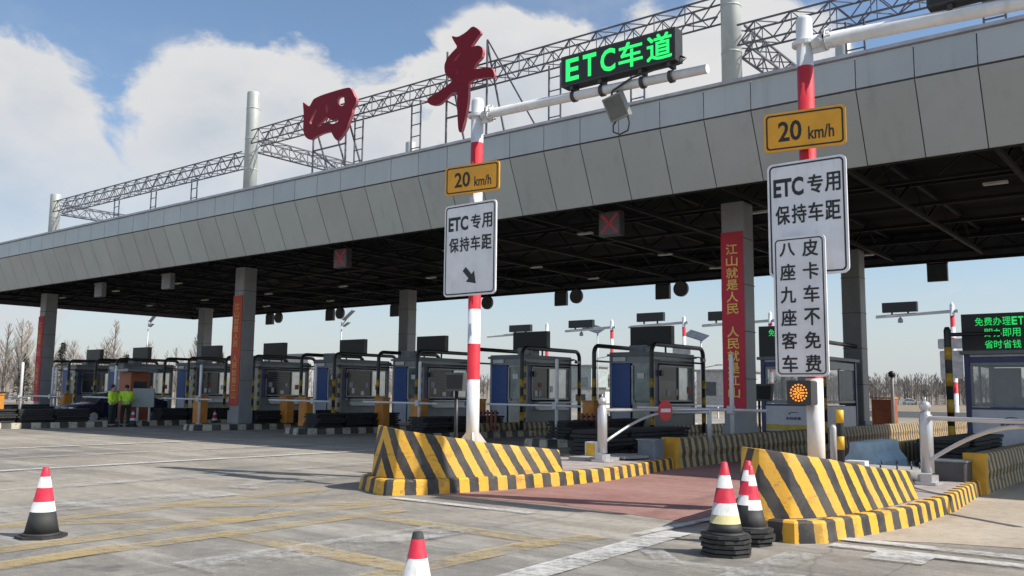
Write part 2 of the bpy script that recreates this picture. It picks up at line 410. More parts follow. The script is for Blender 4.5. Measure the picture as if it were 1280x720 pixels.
def marking(pts, w, m, z):
    b = MB()
    for (p, q) in zip(pts, pts[1:]):
        p, q = Vector((*p, 0)), Vector((*q, 0)); n = Vector((-(q-p).y, (q-p).x, 0)).normalized()*w/2; e = (q-p).normalized()*w*.25
        b.face([p-e-n+Vector((0, 0, z)), q+e-n+Vector((0, 0, z)), q+e+n+Vector((0, 0, z)), p-e+n+Vector((0, 0, z))])
        z += .0002
    return struct('road_marking', b, m)
z = .008
for pts, w, m in [([(-10.55, 4.2), (-11.0, 6.85), (-11.08, 9.2)], .16, yline), ([(-10.44, 4.98), (-9.3, 6.48)], .16, yline), ([(-10.93, 6.61), (-9.12, 8.7)], .16, yline),
                  ([(-9.06, 3.2), (-9.18, 6.57), (-9.1, 8.9)], .17, yline), ([(-8.3, 3.0), (-8.36, 5.2), (-8.42, 8.3)], .14, yline), ([(-8.27, 5.77), (-6.06, 5.68)], .15, yline),
                  ([(-8.17, 7.71), (-5.41, 7.61)], .15, yline), ([(-5.54, 4.5), (-5.55, 7.3), (-5.36, 8.2)], .15, yline), ([(-7.2, 5.78), (-5.62, 5.65)], .14, yline),
                  ([(-8.2, 3.2), (-8.42, 4.6)], .16, yline), ([(-4.55, 4.5), (-4.83, 9.0)], .26, wline), ([(-9.4, 9.22), (-7.0, 9.24)], .13, wline), ([(-4.57, 7.97), (-4.02, 7.4), (-2.9, 7.5)], .17, wfaint),
                  ([(-3.3, 9.86), (3.5, 9.8)], .17, wline), ([(-3.2, 9.38), (3.5, 9.3)], .16, wline), ([(-2.62, 9.1), (-2.38, 9.1)], .42, wline), ([(-17.6, 3), (-17.64, 10.2), (-17.45, 17.5)], .2, wline),
                  ([(-24.06, 5), (-24.3, 17)], .2, wline), ([(-11.9, 3.2), (-11.6, 7.8)], .55, wfaint), ([(-14.2, 6), (-14.4, 15)], .3, wfaint), ([(-20.6, 6), (-20.8, 16)], .22, wfaint), ([(-3.25, 6.5), (-3.25, 8.6)], .25, wfaint),
                  ([(-9.42, 11.9), (-9.2, 13.3)], .1, wline), ([(-6.9, 4.6), (-6.8, 7.5)], .5, wfaint), ([(-12.1, 8.6), (-12.6, 10.5)], .45, wfaint), ([(-5.05, 8.6), (-5.0, 10.3), (-5.65, 13.5), (-5.65, 20)], .1, wline), ([(-28.6, 6), (-29.0, 19)], .22, wfaint)]:
    marking(pts, w*(2.2 if m is yline else 1.35), m, z); z += .0008

# ------------------------------------------------------------------ toll canopy
YF, YM, YB, XL, XR, ZB, ZM, ZT = 18.75, 18.15, 33.9, -54.2, 12.6, 6.28, 7.72, 8.42
def cladding(name, c):
    t = NT(name); ri = t.geo.outputs['Random Per Island']
    k = t.rng(ri, 0, 1, .90, 1.06, False)
    v = t.n.new('ShaderNodeCombineXYZ')
    for i in range(3): t.lk(t.math('MULTIPLY', k, c[i]), v.inputs[i])
    run = t.math('MULTIPLY', t.rng(t.noise(2.2, 6, .65, (1.6, 1.6, .10)), .50, .74), .30)
    cc = t.mix(run, v.outputs[0], tuple(x*.55 for x in c))
    cc = t.mix(t.math('MULTIPLY', t.rng(t.noise(.5, 4, .6), .4, .7), .22), cc, tuple(x*1.35 for x in c))
    t.lk(cc, t.b.inputs['Base Color']); t.b.inputs['Metallic'].default_value = .2
    t.lk(t.rng(t.math('ADD', ri, t.noise(1.5, 4)), .3, 1.5, .32, .52), t.b.inputs['Roughness'])
    t.bump(t.noise(.55, 2, .4), .12, .12)
    MATS[name] = t.m; return t.m
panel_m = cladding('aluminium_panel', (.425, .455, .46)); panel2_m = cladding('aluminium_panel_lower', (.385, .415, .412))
seam_m = mat('panel_seam', (.10, .10, .105), .8)
coping_m = mat('coping_metal', (.42, .42, .45), .4, .3)
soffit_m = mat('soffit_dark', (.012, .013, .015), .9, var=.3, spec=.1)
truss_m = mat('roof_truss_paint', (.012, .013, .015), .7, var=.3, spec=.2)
deck_m = mat('roof_deck', (.22, .22, .23), .8)
can = thing('toll_canopy', 'long grey panelled toll canopy spanning all the booths', 'canopy', (-20.8, 26.3, 0))
up, lo_, bk, cp, ub = MB(), MB(), MB(), MB(), MB()
PITCHX = 1.125; n = int((XR-XL)/PITCHX); x0 = -4.37-PITCHX*45
xs = [x0+PITCHX*i for i in range(0, 80) if XL < x0+PITCHX*i < XR]; xs = [XL]+[x for x in xs if x-XL > .4 and XR-x > .4]+[XR]
S = .010
for a, b in zip(xs, xs[1:]):
    up.box(((a+b)/2, YM-.01, (ZM+ZT)/2+.01), (b-a-2*S, .03, ZT-ZM-.05))
    lo_.face([(a+S, YF-.02, ZB), (b-S, YF-.02, ZB), (b-S, YM-.025, ZM-S), (a+S, YM-.025, ZM-S)])
    lo_.face([(a+S, YF+.03, ZB), (a+S, YM+.02, ZM-S), (b-S, YM+.02, ZM-S), (b-S, YF+.03, ZB)])
    lo_.face([(a+S, YF-.02, ZB), (a+S, YF+.03, ZB), (b-S, YF+.03, ZB), (b-S, YF-.02, ZB)])
    for zz in (0,):
        ub.box(((a+b)/2, YB+.62, (ZM+ZT)/2+.01), (b-a-2*S, .03, ZT-ZM-.05))
        lo_.face([(a+S, YB+.02, ZB), (a+S, YB+.62, ZM-S), (b-S, YB+.62, ZM-S), (b-S, YB+.02, ZB)])
ny = 13
for sx, X0, X1 in ((-1, XL, XL-.6), (1, XR, XR+.6)):
    us = MB()
    for sy, Y0_, in ((-1, YF), (1, YB)):
        q = [(X0, Y0_, ZB), (X1, Y0_, ZM), (X1, Y0_+sy*.6, ZM), (X0, Y0_+sy*.6, ZM)]; lo_.face(q if sx*sy < 0 else q[::-1])
    for i in range(ny):
        a = YF+(YB-YF)*i/ny; b = YF+(YB-YF)*(i+1)/ny
        us.box((X1, (a+b)/2, (ZM+ZT)/2+.01), (.03, b-a-2*S, ZT-ZM-.05))
        q = [(X0, a+S, ZB), (X0, b-S, ZB), (X1, b-S, ZM-S), (X1, a+S, ZM-S)]
        lo_.face(q if sx > 0 else q[::-1])
    us.build('side_fascia', panel_m, can)
bk.box(((XL+XR)/2, YM+.09, (ZM+ZT)/2), (XR-XL+1.0, .12, ZT-ZM-.06)); bk.box(((XL+XR)/2, YB+.5, (ZM+ZT)/2), (XR-XL+1.0, .12, ZT-ZM-.06))
bk.face([(XL, YF+.015, ZB+.01), (XR, YF+.015, ZB+.01), (XR, YM+.012, ZM), (XL, YM+.012, ZM)]); 
bk.face([(XL, YB-.03, ZB+.01), (XL, YB+.57, ZM), (XR, YB+.57, ZM), (XR, YB-.03, ZB+.01)])
for sx, X0 in ((1, XL+.03), (-1, XR-.03)): bk.face([(X0, YF, ZB+.01), (X0, YB, ZB+.01), (X0-sx*.55, YB, ZM), (X0-sx*.55, YF, ZM)])
bk.face([(XL-.5, YM+.012, ZM-.03), (XR+.5, YM+.012, ZM-.03), (XR+.5, YM+.012, ZM+.05), (XL-.5, YM+.012, ZM+.05)])
cp.box(((XL+XR)/2, YM-.01, ZT+.045), (XR-XL+1.3, .16, .07)); cp.box(((XL+XR)/2, YB+.62, ZT+.045), (XR-XL+1.3, .16, .07))
for X in (XL-.6, XR+.6): cp.box((X, (YM+YB+.6)/2, ZT+.045), (.16, YB-YM+.4, .07))
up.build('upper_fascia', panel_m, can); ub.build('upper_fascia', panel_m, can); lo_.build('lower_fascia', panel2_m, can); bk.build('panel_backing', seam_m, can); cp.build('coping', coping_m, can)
b = MB(); b.box(((XL+XR)/2, (YM+YB)/2+.25, 7.98), (XR-XL+.9, YB-YM+.5, .1)); b.build('roof_deck', deck_m, can)
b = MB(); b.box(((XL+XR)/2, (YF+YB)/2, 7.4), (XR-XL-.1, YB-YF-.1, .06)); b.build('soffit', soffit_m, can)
b = MB()
for zz, yy in ((ZB+.04, YF+.10), (ZB+.04, YB-.10)): b.box(((XL+XR)/2, yy, zz), (XR-XL-.1, .12, .1))
for i in range(23):                                    # trusses carrying the deck, front to rear
    X = XL+1.2+i*(XR-XL-2.4)/22
    b.box((X, (YF+YB)/2, 6.46), (.10, YB-YF-.5, .10)); b.box((X, (YF+YB)/2, 7.25), (.10, YB-YF-.5, .10))
    for k in range(10):
        ya = YF+.4+k*(YB-YF-.8)/10; yb = YF+.4+(k+1)*(YB-YF-.8)/10
        b.bar((X, ya, 6.46 if k % 2 else 7.25), (X, yb, 7.25 if k % 2 else 6.46), .03)
for k in range(6):
    yy = YF+.35+k*(YB-YF-.7)/5
    b.box(((XL+XR)/2, yy, 6.58), (XR-XL-.3, .08, .08)); b.box(((XL+XR)/2, yy, 7.13), (XR-XL-.3, .08, .08))
    if k < 2 or k == 5:
        for i in range(88):
            xa = XL+.3+i*(XR-XL-.6)/88; xb = XL+.3+(i+1)*(XR-XL-.6)/88
            b.bar((xa, yy, 6.58 if i % 2 else 7.13), (xb, yy, 7.13 if i % 2 else 6.58), .022)
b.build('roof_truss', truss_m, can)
for i in range(11):
    for yy in (22.5, 27.5, 31.5): MB().box((-50+i*5.6+1.4, yy, 6.40), (.5, .16, .05)).build('canopy_lamp', mat('lamp_unlit', (.45, .45, .43), .4), can)
COLX = (-48.3, -31.05, -9.72)
for X in COLX:
    for Y in (21.7, 31.0):
        b = MB(); b.box((X, Y, 3.25), (.62, .62, 6.5), bev=.03); b.box((X, Y, .5), (.72, .72, .5), bev=.03)
        c_ = b.build('column', col_m, can)
        for zz in (1.95, 3.15, 4.35, 5.55): MB().box((X, Y, zz), (.635, .635, .02)).build('cladding_joint', seam_m, c_)
# masts through the roof and the lattice beams between them
for X, top in ((-48.4, 11.83), (-31.1, 13.9), (-9.78, 13.9)):
    for Y in (21.7, 31.0):
        b = MB(); b.lathe([(.27, 8.0), (.27, top), (.25, top+.04)], (X, Y, 0), 24); m_ = b.build('mast', mast_m, can)
        for zz in (9.3, 10.6, 11.9, 13.2):
            if zz < top: MB().lathe([(.278, zz), (.278, zz+.05)], (X, Y, 0), 24).build('mast_band', mast_m, m_)
def lattice(mb, p, q, w, h, r, step=.48):
    p, q = Vector(p), Vector(q); L = (q-p).length; t = (q-p)/L; s_ = t.cross(Vector((0, 0, 1))).normalized()*w/2; u = Vector((0, 0, h/2))
    for a in (-1, 1):
        for c in (-1, 1): mb.bar(p+s_*a+u*c, q+s_*a+u*c, r)
    n = max(2, int(L/step))
    for i in range(n):
        A = p+t*L*i/n; B = p+t*L*(i+1)/n; f = 1 if i % 2 else -1
        for a in (-1, 1): mb.bar(A+s_*a+u*f, B+s_*a-u*f, r*.62); 
        for c in (-1, 1): mb.bar(A+s_*f+u*c, B-s_*f+u*c, r*.62)
        for a in (-1, 1):
            if i % 2: mb.bar(A+s_*a-u, A+s_*a+u, r*.5)
for X0, X1, zc in ((-48.1, -31.4, 11.12), (-30.8, -10.05, 11.92), (-9.5, 12, 10.98)):
    b = MB(); lattice(b, (X0, 21.7, zc), (X1, 21.7, zc), .5, .56, .025); b.build('lattice_beam', lattice_m, can)
for X, zc in ((-48.4, 11.1), (-31.1, 11.75), (-9.78, 11.2)):
    b = MB(); lattice(b, (X, 22.0, zc), (X, 30.7, zc), .5, .5, .03); b.build('lattice_beam', lattice_m, can)
for X in (-41.9, -38.55, -35.2, -24.5, -21.55, -15.6, -12.67, -6.55, -3.5):
    zt = 10.85 if X < -31 else (11.65 if X < -10 else 10.72)
    b = MB()
    for s_ in (-.22, .22): b.bar((X+s_, 21.7, 8.0), (X+s_, 21.7, zt), .025)
    k = 8.3
    while k < zt: b.bar((X-.22, 21.7, k), (X+.22, 21.7, k), .018); k += .42
    b.build('ladder_frame', lattice_m, can)
# the two big red characters with their own steel frames
from mathutils.geometry import tessellate_polygon
def cut_out(outer, holes, y0, y1):
    mb = MB(); loops = [outer]+holes
    pts = [p for l in loops for p in l]
    tri = tessellate_polygon([[Vector((x, z, 0)) for x, z in l] for l in loops])
    for yy, rev in ((y0, 0), (y1, 1)):
        b = len(mb.v); mb.v += [(x, yy, z) for x, z in pts]
        for t in tri:
            (x1, z1), (x2, z2), (x3, z3) = [pts[i] for i in t]
            ccw = (x2-x1)*(z3-z1)-(x3-x1)*(z2-z1) > 0
            mb.f.append(tuple(b+i for i in (t if ccw != bool(rev) else t[::-1]))); mb.mi.append(0)
    for l in loops:
        for i in range(len(l)):
            (ax, az_), (bx, bz) = l[i], l[(i+1) % len(l)]
            mb.face([(ax, y0, az_), (bx, y0, bz), (bx, y1, bz), (ax, y1, az_)], 1)
    return mb
def smooth_loop(l, it=1):
    for _ in range(it):
        o = []
        for i in range(len(l)):
            a, b = l[i], l[(i+1) % len(l)]
            o += [(a[0]*.8+b[0]*.2, a[1]*.8+b[1]*.2), (a[0]*.2+b[0]*.8, a[1]*.2+b[1]*.8)]
        l = o
    return l
SI = [(-27.05, 12.57), (-26.87, 12.43), (-26.65, 12.29), (-26.47, 12.5), (-26.39, 12.56), (-25.99, 12.61), (-25.17, 12.62), (-24.65, 12.61), (-24.37, 12.58), (-24.21, 12.4), (-24.11, 12.21), (-23.97, 12.05), (-24.03, 11.87), (-24.18, 11.76), (-24.21, 11.55), (-24.35, 11.31), (-24.46, 11.06), (-24.65, 10.88), (-24.95, 10.67), (-25.12, 10.79), (-25.29, 11.02), (-25.35, 11.1), (-25.83, 11.11), (-26.24, 11.04), (-26.45, 10.97), (-26.66, 11.03), (-26.89, 11.21), (-26.97, 11.57), (-26.96, 12.02), (-27.02, 12.37)]
SH = [[(-25.04, 12.32), (-24.68, 12.33), (-24.62, 11.99), (-24.82, 11.94), (-25.02, 12.1)], [(-25.68, 12.25), (-25.6, 12.21), (-25.56, 11.84), (-25.69, 11.95)], [(-26.26, 12.14), (-26.17, 12.05), (-26.33, 11.87), (-26.46, 11.7), (-26.48, 11.54), (-26.61, 11.66), (-26.5, 11.88), (-26.36, 12.05)], [(-26.39, 11.43), (-25.93, 11.54), (-25.63, 11.73), (-25.32, 11.5), (-24.96, 11.53), (-24.95, 11.39), (-25.27, 11.36), (-25.6, 11.5), (-26.05, 11.4)]]
PI = [(-19.4, 13.31), (-19.12, 13.19), (-18.77, 13.26), (-18.47, 13.41), (-18.27, 13.29), (-18.09, 13.09), (-18.23, 13.0), (-18.45, 12.79), (-18.53, 12.7), (-18.22, 12.7), (-18.06, 12.6), (-17.99, 12.44), (-18.06, 12.24), (-18.29, 12.12), (-18.4, 11.93), (-18.13, 11.9), (-17.83, 11.88), (-17.61, 11.79), (-17.5, 11.56), (-17.55, 11.45), (-17.75, 11.53), (-18.05, 11.56), (-18.35, 11.6), (-18.58, 11.54), (-18.6, 11.38), (-18.6, 10.97), (-18.71, 10.39), (-18.84, 10.0), (-18.93, 9.91), (-19.01, 10.03), (-19.06, 10.52), (-19.09, 11.06), (-19.08, 11.33), (-19.35, 11.33), (-19.58, 11.19), (-19.9, 11.04), (-20.23, 11.08), (-20.46, 11.25), (-20.4, 11.39), (-20.07, 11.45), (-19.67, 11.58), (-19.28, 11.74), (-19.44, 11.86), (-19.65, 12.06), (-19.69, 12.35), (-19.58, 12.57), (-19.31, 12.75), (-19.11, 12.85), (-19.27, 13.08)]
PH = [[(-19.27, 12.43), (-18.95, 12.66), (-18.99, 12.52), (-19.22, 12.39)], [(-18.56, 12.4), (-18.3, 12.54), (-18.41, 12.43), (-18.52, 12.37)], [(-19.19, 11.96), (-19.05, 12.06), (-19.08, 11.91)]]
rim_m = mat('letter_rim', (.45, .12, .14), .45)
def sign_char(outer, holes, label, bars):
    xc = sum(p[0] for p in outer)/len(outer)
    t = thing('sign_character', label, 'sign character', (xc, 21.3, 8.05))
    cut_out(smooth_loop(outer), [smooth_loop(h) for h in holes], 21.08, 21.2).build('character_body', [letter_red, rim_m], t)
    b = MB()
    for p, q in bars: b.bar(p, q, .03)
    b.build('support_frame', lattice_m, t); return t
def char_frame(xl, xr, zt, extra):
    B = []
    for X in (xl, xr):
        B += [((X, 21.3, 8.03), (X, 21.3, zt)), ((X, 22.9, 8.03), (X, 21.32, zt-.2))]
    for zz in (8.9, 9.7, 10.6, 11.4): B.append(((xl, 21.3, zz), (xr, 21.3, zz)))
    return B+extra
sign_char(SI, SH, 'left big red brush-written rooftop character with boxed outline', char_frame(-26.6, -24.75, 11.9, [((-26.6, 21.32, 10.6), (-24.75, 21.32, 9.4)), ((-25.3, 21.34, 11.0), (-24.75, 21.34, 9.7)), ((-24.75, 21.3, 9.3), (-22.6, 21.3, 9.3)), ((-22.6, 21.3, 8.03), (-22.6, 21.3, 9.3))]))
sign_char(PI, PH, 'right big red brush-written rooftop character with long vertical stroke', char_frame(-19.75, -18.0, 12.9, [((-19.75, 21.32, 11.2), (-18.0, 21.32, 10.2)), ((-18.0, 21.3, 12.9), (-15.6, 22.4, 8.03)), ((-18.0, 21.3, 9.6), (-16.3, 21.9, 9.5))]))

# ------------------------------------------------------------------ traffic islands
def kerb_mesh(poly, h, top_in=.03):
    """poly counter-clockwise; striped side and rim with U along the edge, paved top inside"""
    side, top = MB(), MB(); u = 0; n = len(poly); c = Vector((sum(p[0] for p in poly)/n, sum(p[1] for p in poly)/n))
    P = [Vector(p) for p in poly]
    def inset(d):
        o = []
        for i in range(n):
            a, b, e = P[i-1], P[i], P[(i+1) % n]
            n1 = Vector((-(b-a).y, (b-a).x)).normalized(); n2 = Vector((-(e-b).y, (e-b).x)).normalized(); m = (n1+n2).normalized()
            o.append(b+m*d/max(.4, m.dot(n1)))
        return o
    A, B = inset(top_in), inset(.17)
    for i in range(n):
        j = (i+1) % n; L = (P[j]-P[i]).length; uv = [(u, 0), (u+L, 0), (u+L, 1), (u, 1)]
        side.face([(*P[i], 0), (*P[j], 0), (*A[j], h-.02), (*A[i], h-.02)], 0, uv)
        A2 = inset(top_in+.025)
        side.face([(*A[i], h-.02), (*A[j], h-.02), (*A2[j], h), (*A2[i], h)], 0, uv)
        side.face([(*A2[i], h), (*A2[j], h), (*B[j], h), (*B[i], h)], 0, uv)
        u += L
    top.face([(*p, h-.004) for p in B])
    return side, top
R1 = [(.22, 9.45), (.47, 9.39), (.72, 9.77), (.94, 10.25), (1.26, 11.4), (1.52, 12.4), (1.60, 13.8), (1.43, 15.2), (1.17, 17.0)]
L1 = [(.56, 9.79), (.85, 10.4), (1.05, 11.4), (1.15, 13.0), (1.10, 17.0)]
R2 = [(.20, 9.36), (.37, 9.27), (.67, 9.25), (.90, 9.48), (1.03, 10.14), (1.27, 11.5), (1.31, 13.3), (1.19, 15.0), (1.10, 16.5)]
L2 = [(.22, 9.55), (.55, 10.3), (.90, 11.3), (1.0, 13.0), (1.18, 16.0)]
def front_poly(c, prof, lft, ye):
    return [(c+d, y) for d, y in prof]+[(c+prof[-1][0]-.02, ye), (c-lft[-1][0], ye)]+[(c-d, y) for d, y in lft[::-1]]
def nose_poly(xc, yn, ye, w, blunt=.48):
    return [(xc-blunt, yn+.12), (xc+blunt, yn-.12), (xc+w*.86, yn+.85), (xc+w, yn+1.9), (xc+w+.12, yn+3.2), (xc+w+.1, yn+4.6), (xc+w, yn+7.3), (xc+w, ye), (xc-w, ye), (xc-w, yn+7), (xc-w-.1, yn+3), (xc-w*.86, yn+1.1)]
ISL = [-4.25, -10.25, -15.75, -21.1, -26.4, -31.4, -37.2, -42.7, -48.2, -53.6]
NOSE = [9.32, 9.5, 21.0, 20.6, 20.6, 19.6, 13.6, 17.0, 17.2, 17.0]
ILAB = ['front right traffic island with bold yellow black kerb and curved nose', 'centre traffic island with bold yellow black kerb beside the red lane',
        'pale striped island behind the centre wedge barrier', 'pale striped island, second behind the centre wedge', 'pale striped island, third to the left behind the wedge',
        'pale striped island under the second bannered column', 'long pale striped island with the grey notice board and guards', 'narrow pale island just left of the two guards',
        'pale striped island carrying the leftmost bannered column', 'farthest left pale striped toll island']
for i, (xc, yn) in enumerate(zip(ISL, NOSE)):
    w = 1.1 if i < 2 else 1.0
    t = thing('traffic_island', ILAB[i], 'traffic island', (xc, yn, 0), 'striped toll islands between the lanes')
    h = .22
    s_, tp = kerb_mesh(front_poly(-4.25, R2, L2, 46) if i == 0 else front_poly(-10.24, R1, L1, 46) if i == 1 else nose_poly(xc, yn, 40, w), h)
    s_.build('kerb', STRIPE if i < 2 else STRIPE_DIM, t); tp.build('island_top', pave, t)

import bmesh
from mathutils import noise as mnoise
def worn(o, w, amp):
    """weld, break the corners and knock the surface slightly out of true"""
    bm = bmesh.new(); bm.from_mesh(o.data); bmesh.ops.remove_doubles(bm, verts=bm.verts, dist=.0005)
    sharp = [e for e in bm.edges if len(e.link_faces) == 2 and e.calc_face_angle(0) > R(25)]
    bmesh.ops.bevel(bm, geom=sharp, offset=w, segments=2, affect='EDGES', profile=.6)
    bmesh.ops.subdivide_edges(bm, edges=[e for e in bm.edges if e.calc_length() > .25], cuts=3, use_grid_fill=True)
    for v in bm.verts:
        n = mnoise.noise_vector(v.co*3.1+Vector((o.location.x, 3, 7)))*amp+mnoise.noise_vector(v.co*11)*amp*.4
        if v.co.z > .02: v.co += n
    for f in bm.faces: f.smooth = True
    for e in bm.edges: e.smooth = len(e.link_faces) == 2 and e.calc_face_angle(0) < R(26)
    bm.to_mesh(o.data); bm.free()
# crash wedges on the two front noses
def resample(L, n):
    L = [Vector(p) for p in L]; d = [0]
    for p, q in zip(L, L[1:]): d.append(d[-1]+(q-p).length)
    out = []
    for i in range(n+1):
        t = d[-1]*i/n
        for k in range(len(L)-1):
            if t <= d[k+1]+1e-9:
                f = (t-d[k])/(d[k+1]-d[k]); out.append((*(L[k].lerp(L[k+1], f)), t)); break
    return out
def wedge(c, right, left, h0, h1, label):
    t = thing('crash_barrier', label, 'barrier', (c, right[0][1], .22), 'yellow and black crash wedges'); zb = .222; n = 10; K = .58
    b = MB(); fall = lambda f: h0+(h1-h0)*(f*1.12 if f < .6 else .672+.328*(f-.6)/.4)
    sides = {}
    for sx, prof in ((1, right), (-1, left)):
        base = resample(prof, n)
        row = []
        for i, (d, y, s_) in enumerate(base):
            f = i/n; ins = (.05+.10*min(1, f*2)-.06*f) if sx > 0 else -.02+.14*min(1, f*2)
            row.append(((c+sx*d, y, zb), (c+sx*(d-ins), y+.13*(1-f), zb+fall(f)), s_, fall(f)))
        sides[sx] = row
        for (p0, t0, s0, h_0), (p1, t1, s1, h_1) in zip(row, row[1:]):
            q = [p0, p1, t1, t0]; uv = [(s0, 0), (s1, 0), (s1+K*h_1, 0), (s0+K*h_0, 0)]
            b.face(q if sx > 0 else q[::-1], 0, uv if sx > 0 else uv[::-1])
    for (a0, a1) in zip(zip(sides[1], sides[-1]), zip(sides[1][1:], sides[-1][1:])):
        (r0, l0), (r1, l1) = a0, a1
        b.face([l0[1], r0[1], r1[1], l1[1]], 0, [(r0[2]+K*r0[3], 0)]*2+[(r1[2]+K*r1[3], 0)]*2)
    r0, l0 = sides[1][0], sides[-1][0]; w0 = (Vector(r0[0])-Vector(l0[0])).length; w1 = (Vector(r0[1])-Vector(l0[1])).length
    b.face([l0[0], r0[0], r0[1], l0[1]], 0, [(w0, 0), (0, 0), (K*h0, 0), (K*h0+w1, 0)])      # chevron: the stripes turn back at the prow
    r1, l1 = sides[1][-1], sides[-1][-1]
    b.face([r1[0], l1[0], l1[1], r1[1]], 0, [(0, 0), (1.8, 0), (1.6, 0), (.2, 0)])
    worn(b.build('wedge_body', STRIPE_W, t), .02, .010)
    return t
wedge(-10.24, [(.0, 9.70), (.24, 9.66), (.50, 9.82), (.75, 10.12), (.96, 10.6), (1.21, 11.4), (1.44, 12.55)], [(.34, 9.85), (.62, 10.4), (.85, 11.2), (.95, 12.55)], .77, .36, 'yellow and black striped crash wedge on centre island nose')
wedge(-4.25, [(.26, 9.32), (.50, 9.42), (.71, 9.67), (.86, 10.1), (.97, 10.8), (1.04, 11.6), (1.06, 12.5)], [(.08, 9.58), (.42, 10.3), (.72, 11.2), (.82, 12.5)], .72, .34, 'yellow and black striped crash wedge beside the stacked cones')

# striped low walls along the islands further back
def low_wall(x, y0, y1, label, name='low_wall', face=1, h=.62):
    t = thing(name, label, 'wall', (x, y0, 0))
    b = MB(); n = max(2, int((y1-y0)/1.2)); w = .16
    prof = [(.0, 0), (-.03, h*.35), (-.01, h*.55), (-.05, h-.03), (-.08, h)]
    if face < 0: prof = [(-a, b_) for a, b_ in prof]
    for i in range(n):
        a = y0+(y1-y0)*i/n; c = y0+(y1-y0)*(i+1)/n
        for (d0, z0), (d1, z1) in zip(prof, prof[1:]):
            q = [(x+d0, a, z0), (x+d0, c, z0), (x+d1, c, z1), (x+d1, a, z1)]
            uv = [(a+.05*z0, 0), (c+.05*z0, 0), (c+.05*z1, 0), (a+.05*z1, 0)]
            b.face(q if face > 0 else q[::-1], 0, uv if face > 0 else uv[::-1])
        xb = x-face*(w+.12)
        q = [(x-face*.08, a, h), (x-face*.08, c, h), (xb, c, h), (xb, a, h)]
        b.face(q if face > 0 else q[::-1], 0, [(a, 0), (c, 0), (c, 0), (a, 0)] if face > 0 else [(a, 0), (a, 0), (c, 0), (c, 0)])
        q = [(xb, c, 0), (xb, a, 0), (xb, a, h), (xb, c, h)]
        b.face(q if face > 0 else q[::-1], 0, [(c, 0), (a, 0), (a, 0), (c, 0)])
    b.build('wall_body', STRIPE_WALL, t)
    b = MB(); xa, xb = x+face*.005, x-face*(w+.16)
    b.prism([(min(xa, xb), y0-.22), (max(xa, xb), y0-.22), (max(xa, xb), y0-.003), (min(xa, xb), y0-.003)], 0, h+.02)
    b.build('end_block', mat('yellow_block', (.66, .36, .03), .6, dirt=.35), t)
    return t
low_wall(-9.02, 17.1, 45, 'long striped low wall on red lane edge of centre island')
low_wall(-3.06, 16.2, 45, 'striped low wall along concrete lane at right edge')
low_wall(-5.44, 19.0, 45, 'striped low wall on red lane edge of right island', face=-1)
for xx, yy, lab in ((-14.68, 23.6, 'short striped low wall on pale island behind centre wedge'), (-20.05, 23.6, 'short striped low wall on second pale island behind wedge')):
    low_wall(xx, yy, 38, lab, h=.5)

# ------------------------------------------------------------------ gantry poles with signs
def pole(X, Y, bands, label, plinth=0):
    t = thing('gantry_pole', label, 'pole', (X, Y, .25), 'red and white gantry poles')
    b = MB(); prof, mis = [], []
    for i, (z0, z1, m) in enumerate(bands):
        prof += [(.112, z0-.25), (.112, z1-.25)]; mis += [m, m]
    b.lathe(prof+[(.09, bands[-1][1]-.2)], (X, Y, .25), 28, mis+[0]*1)
    b.build('post', [white_paint, red_paint], t)
    if plinth: MB().box((X, Y, .22+plinth/2), (.62, .62, plinth), bev=.04).build('plinth', conc, t)
    zp = .22+plinth
    b = MB(); b.box((X, Y, zp+.02), (.55, .55, .04), bev=.03)
    for k in range(4):
        a = k*math.pi/2+math.pi/4; d = Vector((math.cos(a), math.sin(a), 0)); e = Vector((-d.y, d.x, 0))*.014
        P = [(.10, zp+.04), (.27, zp+.04), (.27, zp+.09), (.115, zp+.30), (.10, zp+.30)]; q = [[(X+d.x*r+e.x*s_, Y+d.y*r+e.y*s_, z_) for r, z_ in P] for s_ in (-1, 1)]
        b.face(q[0]); b.face(q[1][::-1])
        for i in range(5): j = (i+1) % 5; b.face([q[0][j], q[0][i], q[1][i], q[1][j]])
    b.build('base_plate', white_paint, t)
    return t
def arm(t, X, Y, z0, x1, z1, r0=.085, r1=.07):
    b = MB(); b.tube([(X+.12, Y, z0), (x1, Y, z1)], [r0, r1], 18); a_ = b.build('arm', white_paint, t)
    b = MB(); b.disc((X+.30, Y, z0), .15, 18, 'X', .03); b.disc((X+.305, Y, z0), .15, 18, 'X', .03); b.disc((X, Y, z0+.0), .17, 24, 'Z', .05)
    for k in range(6):
        aa = k*math.pi/3; b.tube([(X+.26, Y+.12*math.cos(aa), z0+.12*math.sin(aa)), (X+.40, Y+.12*math.cos(aa), z0+.12*math.sin(aa))], .016, 6)
    b.box((X+.2, Y, z0-.06), (.2, .03, .2)); b.build('flange', white_paint, a_)
    return a_
